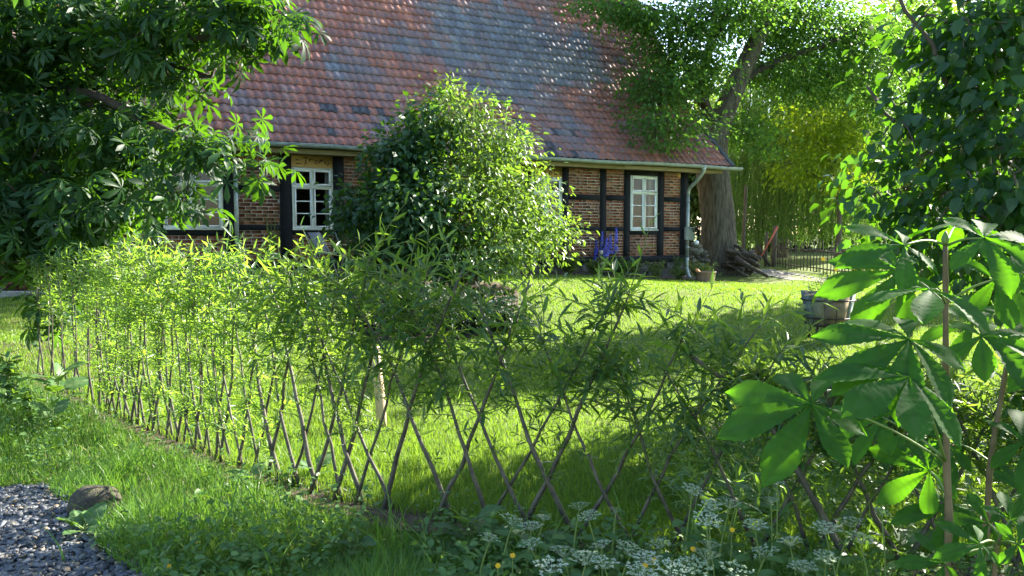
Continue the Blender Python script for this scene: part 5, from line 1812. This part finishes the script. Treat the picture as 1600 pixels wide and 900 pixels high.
P0 = [wp + (0, 0, -.1), wp + (0.02, 0, 1.2), wp + (0.06, 0, 2.7)]
V, F = tube_arrays(curve_pts(P0, 8) - wp, np.linspace(.07, .05, 8), 9)
link('pole', make_mesh('pole', V, F, True), M['fencewood'], pole)
# round brown pot with a toy in it
pt = on_ground(*(at(1103, 441, 19.6)[:2]))
pot = thing('plant_pot', 'wide round brown pot on the lawn edge before the linden', 'pot', pt)
prof = [(0.205, 0.0), (0.225, 0.10), (0.24, 0.23), (0.25, 0.235), (0.25, 0.265), (0.225, 0.265), (0.205, 0.12), (0.0, 0.11)]
n = 28
V = [(r * math.cos(2 * math.pi * k / n), r * math.sin(2 * math.pi * k / n), z) for r, z in prof for k in range(n)]
q = []
for i in range(len(prof) - 1):
    for k in range(n):
        q.append((i * n + k, i * n + (k + 1) % n, (i + 1) * n + (k + 1) % n, (i + 1) * n + k))
link('pot', make_mesh('pot', V, [np.array(q)], True), M['terracotta'], pot)
tp0 = at(1099, 432, 19.6)
toy = thing('toy_shovel', 'blue and orange plastic toy shovel leaning in the brown pot', 'toy', tp0)
MB().tube([(0.0, 0, -0.05), (-0.07, 0, 0.06)], [0.045, 0.05], 10).build('blade', M['blueplastic'], toy, smooth=True)
MB().tube([(-0.07, 0, 0.06), (-0.16, 0, 0.15), (-0.20, 0, 0.20)], [0.04, 0.05, 0.02], 10).build('grip', M['orangeplastic'], toy, smooth=True)
MB().tube([(0.0, 0, -0.05), (0.06, -0.02, -0.10)], [0.02, 0.012], 8).build('shaft', M['white_plastic'], toy, smooth=True)
wt = H_world(11.68, -0.27, 1.17)
cap = MB()
cap.tube([(0, 0, -0.05), (0, 0, 0.02), (0, 0, 0.05), (0, 0, 0.06)], [0.06, 0.07, 0.045, 0.01], 12)
co = cap.build('white_cap', M['white_plastic'], smooth=True)
co.location = wt
tag(co, 'small white plastic cap hanging beside the grey meter box', 'cap')

# ------------------------------------------------------------------ picket fence at the far right of the lawn
fpts = np.array([(8.62, 25.3), (8.95, 24.0), (9.3, 22.6), (9.6, 21.3), (9.85, 20.0)])
FC = curve_pts(fpts, 80)
FS = np.concatenate([[0], np.cumsum(np.linalg.norm(np.diff(FC, axis=0), axis=1))])
fb = on_ground(*fpts[0])
fence = thing('picket_fence', 'dark crooked picket fence of split sticks beyond the lawn', 'fence', fb)
fr2 = random.Random(8)
s = 0.22
while s < FS[-1]:
    x, y = float(np.interp(s, FS, FC[:, 0])), float(np.interp(s, FS, FC[:, 1]))
    z = float(gz(x, y))
    h = fr2.uniform(0.86, 1.02)
    lx = fr2.uniform(-.04, .04)
    V, F = tube_arrays(np.array([(x, y, z + 0.02), (x + lx * .5, y, z + h * .5), (x + lx, y, z + h)]) - fb, [0.017, 0.018, 0.010], 5)
    link('picket', make_mesh('picket', V, F), M['fencewood'], fence)
    s += 0.16 * fr2.uniform(.85, 1.15)
for dz in (0.14, 0.66):
    P = np.stack([FC[::6, 0] + 0.02, FC[::6, 1], gz(FC[::6, 0], FC[::6, 1]) + dz], -1)
    V, F = tube_arrays(P - fb, 0.022, 6)
    link('rail', make_mesh('rail', V, F, True), M['fencewood'], fence)
for (px, Yp, h, r) in ((1196, 25.6, 1.15, 0.055), (1209, 25.3, 1.35, 0.085)):
    p = np.array([(px - 800) / FPX * Yp, Yp, 0])
    p[2] = gz(p[0], p[1])
    V, F = tube_arrays(np.array([p + (0, 0, -.1), p + (0.01, 0, h * .6), p + (0.03, 0, h)]) - fb, [r, r * .95, r * .8], 9)
    link('post', make_mesh('post', V, F, True), M['fencewood'], fence)
V, F = tube_arrays(np.array([at(1183, 383, 25.2), at(1190, 397, 25.2), at(1203, 415, 25.2)]) - fb, 0.05, 8)
link('brace', make_mesh('brace', V, F, True), M['log'], fence)
rp = on_ground(8.2, 25.0)
red = thing('red_handle', 'red painted tool handle leaning against the fence post', 'handle', rp)
V, F = tube_arrays(np.array([at(1185, 408, 25.0), at(1200, 382, 25.0), at(1215, 354, 25.0)]) - rp, [0.018, 0.022, 0.034], 8)
link('handle', make_mesh('handle', V, F, True), M['redpaint'], red)
# path along the fence
strip('garden_path', [(7.3, 24.5), (7.5, 22.5), (7.9, 20.8), (8.6, 19.0)], [(8.3, 24.5), (8.6, 22.5), (9.0, 20.8), (9.6, 19.0)], M['path'], 0.012)
# marigolds before the fence
leafy_plant('marigold_plant', 'leafy plant with yellow flowers before the picket fence', (8.0, 17.6), 0.75, 0.5, 480, 0.10, M['leaf_bed'], seed=240)
mg = bpy.data.objects['marigold_plant']
mgb = rel(mg)
petal = MB()
for i in range(10):
    a = i * 0.628
    petal.add([(0, 0, 0), (math.cos(a - .3) * .7, math.sin(a - .3) * .7, .1), (math.cos(a), math.sin(a), .05), (math.cos(a + .3) * .7, math.sin(a + .3) * .7, .1)], [np.array([[0, 1, 2, 3]])])
PET = petal.mesh('flower')
PET.materials.append(M['yellow_petal'])
for px, py in [(1306, 421), (1286, 405), (1311, 405), (1322, 414), (1330, 417)]:
    link('flower', PET, None, mg, matrix=Matrix.Translation(at(px, py, 17.2) - mgb) @ Matrix.Rotation(1.1, 4, 'X') @ Matrix.Scale(0.055, 4))

# ------------------------------------------------------------------ wooden tub on iron legs, low stone wall and boxes at the right
tb = on_ground(*(at(1292, 515, 9.4)[:2]))
tub = thing('wooden_tub', 'old grey wooden tub planter on iron legs in front of the path', 'planter', tb)
nst = 12
pal = [(0.12, 0.15, 0.15), (0.11, 0.14, 0.13), (0.16, 0.16, 0.11), (0.13, 0.11, 0.085), (0.18, 0.145, 0.10)]
for k in range(nst):
    a0, a1 = 2 * math.pi * k / nst + 0.02, 2 * math.pi * (k + 1) / nst - 0.02
    mb = MB()
    V = []
    for (z, ro, ri) in ((0.22, 0.25, 0.225), (0.60, 0.32, 0.292)):
        for a, r in ((a0, ro), (a1, ro), (a1, ri), (a0, ri)):
            V.append((r * math.cos(a), r * math.sin(a), z + 0.012 * ((k * 7) % 3)))
    mb.add(V, [np.array([[0, 1, 5, 4], [1, 2, 6, 5], [2, 3, 7, 6], [3, 0, 4, 7], [4, 5, 6, 7], [3, 2, 1, 0]])])
    o = mb.build('stave', M['plankgrey'], tub)
    o.color = (*pal[k % 5], 1)
for z, r in ((0.30, 0.272), (0.52, 0.312)):
    t = np.linspace(0, 2 * np.pi, 33)
    MB().tube(np.stack([np.cos(t) * r, np.sin(t) * r, np.full(33, z)], -1), 0.009, 6).build('hoop', M['iron'], tub)
MB().box((-0.2, -0.2, 0.20), (0.2, 0.2, 0.235)).build('bottom_board', M['log'], tub)
for a in (0.6, 2.2, 3.8, 5.4):
    MB().tube([(0.2 * math.cos(a), 0.2 * math.sin(a), 0.24), (0.26 * math.cos(a), 0.26 * math.sin(a), -0.02)], 0.014, 6).build('leg', M['iron'], tub)
MB().tube([(-0.36, -0.2, 0.585), (0.0, -0.335, 0.645), (0.30, -0.25, 0.70)], 0.012, 6).build('handle_bar', M['postwood'], tub)
leafy_plant('tub_plant', 'leafy plant growing out of the grey wooden tub', (tb[0], tb[1]), 0.95, 0.3, 240, 0.09, M['leaf_bed'], T_LANCE, 'lance', seed=251)
swb = on_ground(2.7, 5.6)
sw = thing('dry_stone_wall', 'low wall of dark flat stones behind the chestnut saplings', 'wall', swb)
for row in range(3):
    for k in range(11):
        x = 2.05 + k * 0.17 + (0.08 if row % 2 else 0)
        y = 5.75 - 0.12 * k * 0.4
        z = float(gz(x, y)) + 0.05 + row * 0.085
        o = link('stone', rocks[rr.randrange(5)], None, sw, matrix=Matrix.Translation((x - swb[0], y - swb[1], z - swb[2])) @ Euler((rr.uniform(-.1, .1), rr.uniform(-.1, .1), rr.choice((0, 3.14)) + rr.uniform(-.3, .3))).to_matrix().to_4x4() @ Matrix.Diagonal((rr.uniform(.085, .105), .09, .052, 1)))
        g = rr.uniform(.05, .12)
        o.color = (g, g, g * 1.02, 1)
strip('earth_bed', [(1.3, 4.6), (2.2, 4.7), (3.2, 4.5), (4.2, 4.3)], [(1.4, 5.6), (2.2, 6.0), (3.2, 5.9), (4.2, 5.6)], M['soil'], 0.014)
for k, (px, py, yy, hh, ww, lab, mt) in enumerate([(1432, 437, 8.6, 0.19, 0.17, 'small weathered wooden nest box on a post behind the sapling', 'plankgrey')]):
    p = at(px, py, yy)
    g0 = float(gz(p[0], p[1]))
    t = thing('nest_box', lab, 'box', (p[0], p[1], g0))
    z = p[2] - g0
    o = MB().box((-ww / 2, -.08, z - hh / 2), (ww / 2, .08, z + hh / 2), bevel=.005).build('box', M[mt], t)
    o.color = (0.36, 0.37, 0.36, 1)
    o = MB().box((-ww / 2 - .03, -.12, z + hh / 2 + .002), (ww / 2 + .03, .10, z + hh / 2 + .022), bevel=.004).build('roof', M['fencewood'], t)
    o = MB().box((-.012, -.093, z - .03), (.012, -.081, z + .03)).build('slot', M['iron'], t)
    MB().box((-.025, .082, -.05), (.025, .12, z)).build('post', M['fencewood'], t)

# ------------------------------------------------------------------ garden chair under the left window
cb_xy = wall_xy(1.05, 0.75)
cbp = on_ground(*cb_xy)
chair = thing('folding_chair', 'grey reclining folding garden chair under the left window', 'chair', cbp, rotz=math.atan2(TDIR[1], TDIR[0]))
zc = 1.42 - cbp[2]
cl = MB()
for (a, b, c) in (((-0.10, 0.30, zc + 0.02), (0.05, 0.05, zc - 0.40), 0.26),):
    V = [(a[0], a[1], a[2]), (a[0] + c, a[1], a[2]), (b[0] + c, b[1], b[2]), (b[0], b[1], b[2])]
    V += [(x, y + 0.015, z - 0.01) for x, y, z in V]
    cl.add(V, [np.array([[0, 1, 2, 3], [7, 6, 5, 4], [0, 4, 5, 1], [1, 5, 6, 2], [2, 6, 7, 3], [3, 7, 4, 0]])])
cl.build('backrest', M['chaircloth'], chair)
MB().box((0.03, -0.40, zc - 0.43), (0.33, 0.05, zc - 0.405)).build('seat', M['chaircloth'], chair)
for dx_ in (-0.02, 0.27):
    MB().tube([(-0.14 + dx_, 0.32, zc + 0.03), (0.03 + dx_, 0.03, zc - 0.42), (0.10 + dx_, -0.30, 0.0)], 0.012, 7).build('leg', M['grey_box'], chair, smooth=True)
MB().tube([(0.48, 0.30, zc + 0.02), (0.58, 0.03, zc - 0.40), (0.62, -0.1, 0)], 0.014, 7).build('support_bar', M['grey_box'], chair, smooth=True)
MB().tube([(0.0, -0.1, zc - 0.22), (0.75, -0.1, zc - 0.25)], 0.012, 7).build('armrest', M['postwood'], chair, smooth=True)

# ------------------------------------------------------------------ brick pile and kerb at the far left
kb = on_ground(-9.6, 13.2)
kerb = thing('concrete_kerb', 'grey concrete kerb at the left edge of the lawn', 'kerb', kb)
for k in range(4):
    MB().box((-2.6 + k * 1.0, -0.1, -0.1), (-1.61 + k * 1.0, 0.12, 0.10), bevel=0.012).build('kerb_stone', M['concrete'], kerb)
kerb.location = (-8.3, 13.0, float(gz(-8.5, 13)))
pb_ = np.array([-9.0, 13.5, float(gz(-9, 13.5))])
pile = thing('brick_pile', 'small stack of old reddish and grey bricks on the kerb, left edge', 'bricks', pb_)
for row in range(5):
    for k in range(10 - row // 2):
        for d in range(2):
            if rr.random() < 0.07 * row:
                continue
            o = link('brick', brick_me, None, pile, matrix=Matrix.Translation((-1.0 + k * 0.17 + (0.06 if row % 2 else 0) + rr.uniform(-.01, .01), d * 0.25 + rr.uniform(-.015, .015), 0.05 + row * 0.073)) @ Matrix.Rotation(1.57 + rr.uniform(-.08, .08), 4, 'Z') @ Matrix.Diagonal((0.23, 0.14, 0.066, 1)))
            o.color = (*(rr.choice([(0.24, 0.13, 0.10), (0.20, 0.16, 0.15), (0.30, 0.27, 0.25), (0.17, 0.09, 0.07), (0.26, 0.24, 0.24)])), 1)
# pale post stub behind the hedge
pp = on_ground(-0.965, 5.5)
stub = thing('wooden_post', 'short pale wooden post standing in the lawn behind the hedge', 'post', pp)
V, F = tube_arrays(np.array([(0.02, 0, -.05), (0.01, 0, .2), (-0.01, 0, .40), (-0.025, 0, .58)]), [0.038, 0.036, 0.035, 0.034], 14)
link('post', make_mesh('post', V, F, True), M['postwood'], stub)
strip('bare_earth', [(-6.2, 7.6), (-5.2, 7.1), (-4.4, 6.9), (-3.9, 6.7)], [(-6.4, 8.9), (-5.2, 9.2), (-4.3, 8.8), (-3.7, 7.5)], M['soil'], 0.012)

# ------------------------------------------------------------------ foreground weeds, umbels, buttercups
def broad_leaf_mesh(seed):
    r = np.random.default_rng(seed)
    nxs, nys = 9, 5
    V, vein = [], []
    for i in range(nxs):
        x = i / (nxs - 1)
        w = 0.34 * math.sin(math.pi * min(1, x ** 0.75 * 0.97 + 0.03)) ** 0.7 * (1 + 0.10 * (-1) ** i)
        for j in range(nys):
            v = (j / (nys - 1) - .5) * 2
            V.append((x, v * w, 0.10 * abs(v) * w + 0.03 * math.sin(7 * x + v * 4 + seed) - 0.22 * x * x + (0.015 if i % 2 else -0.01) * abs(v)))
            vein.append(1.0 if j == 2 else 0.0)
    q = [(i * nys + j, i * nys + j + 1, (i + 1) * nys + j + 1, (i + 1) * nys + j) for i in range(nxs - 1) for j in range(nys - 1)]
    me = make_mesh('leaf', V, [np.array(q)], True, {'tint': np.full(len(V), .5), 'vein': np.array(vein)})
    return me


M['leaf_broad'] = mat_leaf('broad_weed_leaf', (0.045, 0.11, 0.040), (0.085, 0.17, 0.055), (0.24, 0.46, 0.03), 0.42, 0.5, 0.4, vein=(0.12, 0.19, 0.08))
BROAD = [broad_leaf_mesh(k) for k in range(4)]
for b_ in BROAD:
    b_.materials.append(M['leaf_broad'])
wr2 = random.Random(31)


def broad_weed(label, xy, n, size, rise=0.6, h=0.0, group='broad-leaved weeds in the foreground'):
    b = on_ground(*xy)
    root = thing('broadleaf_weed', label, 'weed', b, group)
    if h > 0.05:
        MB().tube(curve_pts([(0, 0, -.02), (.01, 0, h * .5), (0.02, 0.01, h)], 6), np.linspace(.007, .003, 6), 6).build('stem', M['stem_green'], root, smooth=True)
    for k in range(n):
        a = k * 2.4 + wr2.uniform(-.3, .3)
        z = 0.02 + h * (k + 1) / n
        s = size * wr2.uniform(.65, 1.1)
        d = np.array([math.cos(a), math.sin(a), rise * wr2.uniform(.4, 1.3)])
        d /= np.linalg.norm(d)
        x, y, zz = frames(d[None], norm(np.array([0, 0, 1.0]) + np.random.default_rng(k).normal(size=3) * .2)[None])
        p = d * size * 0.25 + np.array([0, 0, z])
        Mx = Matrix(((x[0][0] * s, y[0][0] * s, zz[0][0] * s, p[0]), (x[0][1] * s, y[0][1] * s, zz[0][1] * s, p[1]), (x[0][2] * s, y[0][2] * s, zz[0][2] * s, p[2]), (0, 0, 0, 1)))
        link('leaf', BROAD[k % 4], None, root, matrix=Mx)
        MB().tube([np.array([0, 0, z * .9]), p], [.004, .003], 5).build('leaf_stalk', M['stem_green'], root, smooth=True)


def gxy(px, py):
    d = np.array([(px - 800) / FPX, 0, 0]) + (450 - py) / FPX * _U + _F
    k = -CAM[2] / d[2]
    return (CAM + d * k)[:2]


for px, py, n, size, rise, h, lab in [
    (735, 868, 9, 0.16, 0.7, 0.12, 'big blue-green broad-leaved weed at the hedge foot, bottom centre'),
    (690, 888, 7, 0.10, 0.5, 0.05, 'low round-leaved weed left of the big broad-leaved one'),
    (850, 905, 6, 0.15, 0.9, 0.10, 'pale arching weed with long leaves among the white umbels'),
    (905, 915, 6, 0.12, 0.5, 0.06, 'bright round-leaved weed at the bottom edge below the umbels'),
    (130, 838, 8, 0.13, 0.8, 0.03, 'dandelion rosette growing on the slate beside the boulder'),
    (172, 850, 5, 0.09, 0.7, 0.02, 'small rosette weed between boulder and small grey stone'),
    (90, 632, 9, 0.22, 0.8, 0.25, 'pale cabbage-like weed in sunlight at the left'),
    (80, 680, 8, 0.17, 0.9, 0.20, 'sunlit broad weed just below the pale cabbage-like one'),
    (490, 760, 6, 0.13, 0.7, 0.06, 'broad weed at the hedge foot where the sun ends'),
    (390, 768, 5, 0.11, 0.8, 0.05, 'dark broad weed in the grass left of the hedge foot'),
    (395, 895, 8, 0.10, 0.6, 0.10, 'leafy weed at the bottom edge, left of centre'),
    (1400, 905, 8, 0.15, 0.6, 0.20, 'broad grey-green weed at the foot of the saplings'),
    (1300, 880, 7, 0.10, 0.8, 0.20, 'weed between the umbels and the saplings'),
    (560, 880, 7, 0.09, 0.6, 0.08, 'small leafy weed in the shaded grass, lower centre-left')]:
    broad_weed(lab, gxy(px, py), n, size, rise, h)
# nettle-like stalk at the left edge
leafy_plant('nettle', 'upright sunlit nettle stalk at the far left edge', gxy(14, 655), 0.48, 0.10, 120, 0.10, M['leaf_weed'], T_ELDER, 'eld', seed=260)
leafy_plant('nettle', 'second nettle stalk left of the pale cabbage-like weed', gxy(50, 668), 0.30, 0.12, 120, 0.08, M['leaf_weed'], T_ELDER, 'eld', seed=261)

# ground elder with white umbels
UF = [umbel_mesh(1.0, 17, 11), umbel_mesh(1.0, 21, 12), umbel_mesh(1.0, 14, 13)]
ul = [(1082, 765, 2.75, .045), (1110, 790, 2.7, .045), (1140, 785, 2.7, .05), (1105, 812, 2.65, .055), (1180, 820, 2.7, .05), (1215, 752, 2.8, .03), (1205, 780, 2.75, .035), (1290, 825, 2.6, .055), (1330, 815, 2.6, .05), (1345, 840, 2.5, .05), (1378, 800, 2.6, .03),
      (800, 812, 2.75, .05), (830, 822, 2.7, .045), (850, 808, 2.85, .03), (765, 840, 2.6, .04), (905, 790, 2.8, .045), (920, 806, 2.75, .045), (962, 796, 2.85, .03), (880, 860, 2.55, .055), (915, 872, 2.5, .06), (860, 885, 2.45, .06), (985, 858, 2.55, .06), (1010, 872, 2.5, .055), (945, 880, 2.45, .05),
      (1050, 893, 2.4, .065), (1085, 885, 2.45, .06), (1150, 893, 2.4, .06), (1030, 850, 2.6, .045), (1110, 850, 2.6, .04), (1195, 862, 2.55, .05), (1235, 845, 2.6, .045), (1255, 885, 2.45, .05), (830, 850, 2.6, .045), (1000, 895, 2.4, .06), (1105, 865, 2.5, .055), (1160, 760, 2.9, .025), (940, 850, 2.65, .04), (1290, 870, 2.45, .045)]
ur = random.Random(71)
side_words = ['left', 'middle', 'right']
ORD = ['first', 'second', 'third', 'fourth', 'fifth', 'sixth', 'seventh', 'eighth', 'ninth', 'tenth', 'eleventh', 'twelfth', 'thirteenth', 'fourteenth', 'fifteenth', 'sixteenth']
tiers = {}
for u in ul:
    tiers.setdefault('upper' if u[1] < 815 else ('middle' if u[1] < 860 else 'lowest'), []).append(u)
for v in tiers.values():
    v.sort()
for k, (px, py, Yu, r) in enumerate(ul):
    tier = next(t for t, v in tiers.items() if ul[k] in v)
    lab_u = 'flat white ground elder umbel, %s from the left in the %s row of umbels' % (ORD[tiers[tier].index(ul[k])], tier)
    top = at(px, py, Yu)
    bx_, by_ = top[0] + ur.uniform(-.06, .06), top[1] + ur.uniform(-.05, .08)
    b = on_ground(bx_, by_)
    root = thing('ground_elder', lab_u, 'flower', b, 'white ground elder umbels in the foreground')
    t_ = top - b
    MB().tube(curve_pts([(0, 0, -.02), t_ * np.array([.3, .3, .55]), t_ - np.array([0, 0, r * .4])], 8), np.linspace(.004, .0025, 8), 5, cap=False).build('stem', M['stem_green'], root, smooth=True)
    link('umbel', UF[k % 3], None, root, matrix=Matrix.Translation(t_) @ Euler((ur.uniform(-.25, .1), ur.uniform(-.3, .3), ur.uniform(0, 6))).to_matrix().to_4x4() @ Matrix.Scale(r * 0.92, 4))
    m = 5
    P = np.array([b + t_ * np.array([.4, .4, ur.uniform(.25, .75)]) + np.array([ur.uniform(-.05, .05), ur.uniform(-.05, .05), 0]) for _ in range(m)])
    add_leaves(root, 'leaves', T_OVAL, 'oval', P, norm(np.array([[ur.uniform(-1, 1), ur.uniform(-1, 1), .1] for _ in range(m)])), np.tile([0.1, -.2, 1.0], (m, 1)), 0.07, np.array([ur.random() for _ in range(m)]), M['leaf_weed'])
# buttercups
for k, (px, py, Yb, lab) in enumerate([(1083, 858, 2.55, 'yellow buttercup among the umbels, right of bottom centre'), (1022, 875, 2.5, 'yellow buttercup among the umbels near the bottom centre'), (1008, 884, 2.45, 'yellow buttercup at the bottom edge below the umbels'), (801, 868, 2.6, 'yellow buttercup beside the arching pale weed'), (778, 884, 2.55, 'yellow buttercup left of the bottom umbels'), (306, 846, 3.1, 'lone yellow buttercup in the grass at lower left'), (264, 885, 2.9, 'tiny yellow buttercup low in the grass near the slate edge'), (1144, 828, 2.65, 'yellow buttercup under the right umbels')]):
    top = at(px, py, Yb)
    b = on_ground(top[0], top[1] + 0.03)
    root = thing('buttercup', lab, 'flower', b, 'yellow buttercups in the foreground')
    t_ = top - b
    MB().tube(curve_pts([(0, 0, -.02), t_ * np.array([.5, .5, .5]), t_], 6), .0022, 4, cap=False).build('stem', M['stem_green'], root)
    link('flower', PET, None, root, matrix=Matrix.Translation(t_) @ Matrix.Rotation(0.7, 4, 'X') @ Matrix.Scale(0.011, 4))
# tall arching grass blades close to the viewpoint
tg = []
for (px, py, n) in [(880, 890, 16), (960, 890, 14), (1180, 890, 18), (820, 880, 14), (1250, 880, 20), (640, 870, 22), (450, 870, 20), (300, 860, 20), (1330, 880, 18), (1060, 890, 12), (210, 830, 10)]:
    x, y = gxy(px, py)
    for _ in range(n):
        tg.append((x + ur.uniform(-.14, .14), y - ur.uniform(-.1, .35)))
tg = np.array(tg)
o = blades('tall_grass', tg, gr_.uniform(.22, .48, len(tg)), gr_.uniform(.006, .012, len(tg)), gr_.uniform(.3, 1, len(tg)), M['grass'], 0.8, 9, segs=6)
tag(o, 'tall arching grass blades near the bottom edge', 'grass')
# leafy shade plants right of the hedge, under the saplings
N = 5200
Y = gr_.uniform(3.0, 5.4, N)
X = gr_.uniform(0.75, 3.2, N)
keep = (Y > hedge_y(X) - 0.35) & (vnoise(X * 2 + 1, Y * 2, 61) > 0.35)
X, Y = X[keep], Y[keep]
hgt = 0.10 + 0.5 * vnoise(X * 1.3 + 7, Y * 1.3, 62)
P = np.stack([X, Y, gz(X, Y) + hgt * gr_.random(len(X))], -1)
me = leaf_mesh('undergrowth', T_LANCE, P, norm(gr_.normal(size=P.shape) * np.array([1, 1, .5]) + np.array([0, 0, .5])), norm(np.array([0, 0, 1.]) + gr_.normal(size=P.shape) * .5), gr_.uniform(.06, .11, len(P)), gr_.random(len(P)))
tag(link('undergrowth', me, M['leaf_weed'], kind='stuff'), 'leafy undergrowth below the chestnut saplings and right hedge end', 'weeds')
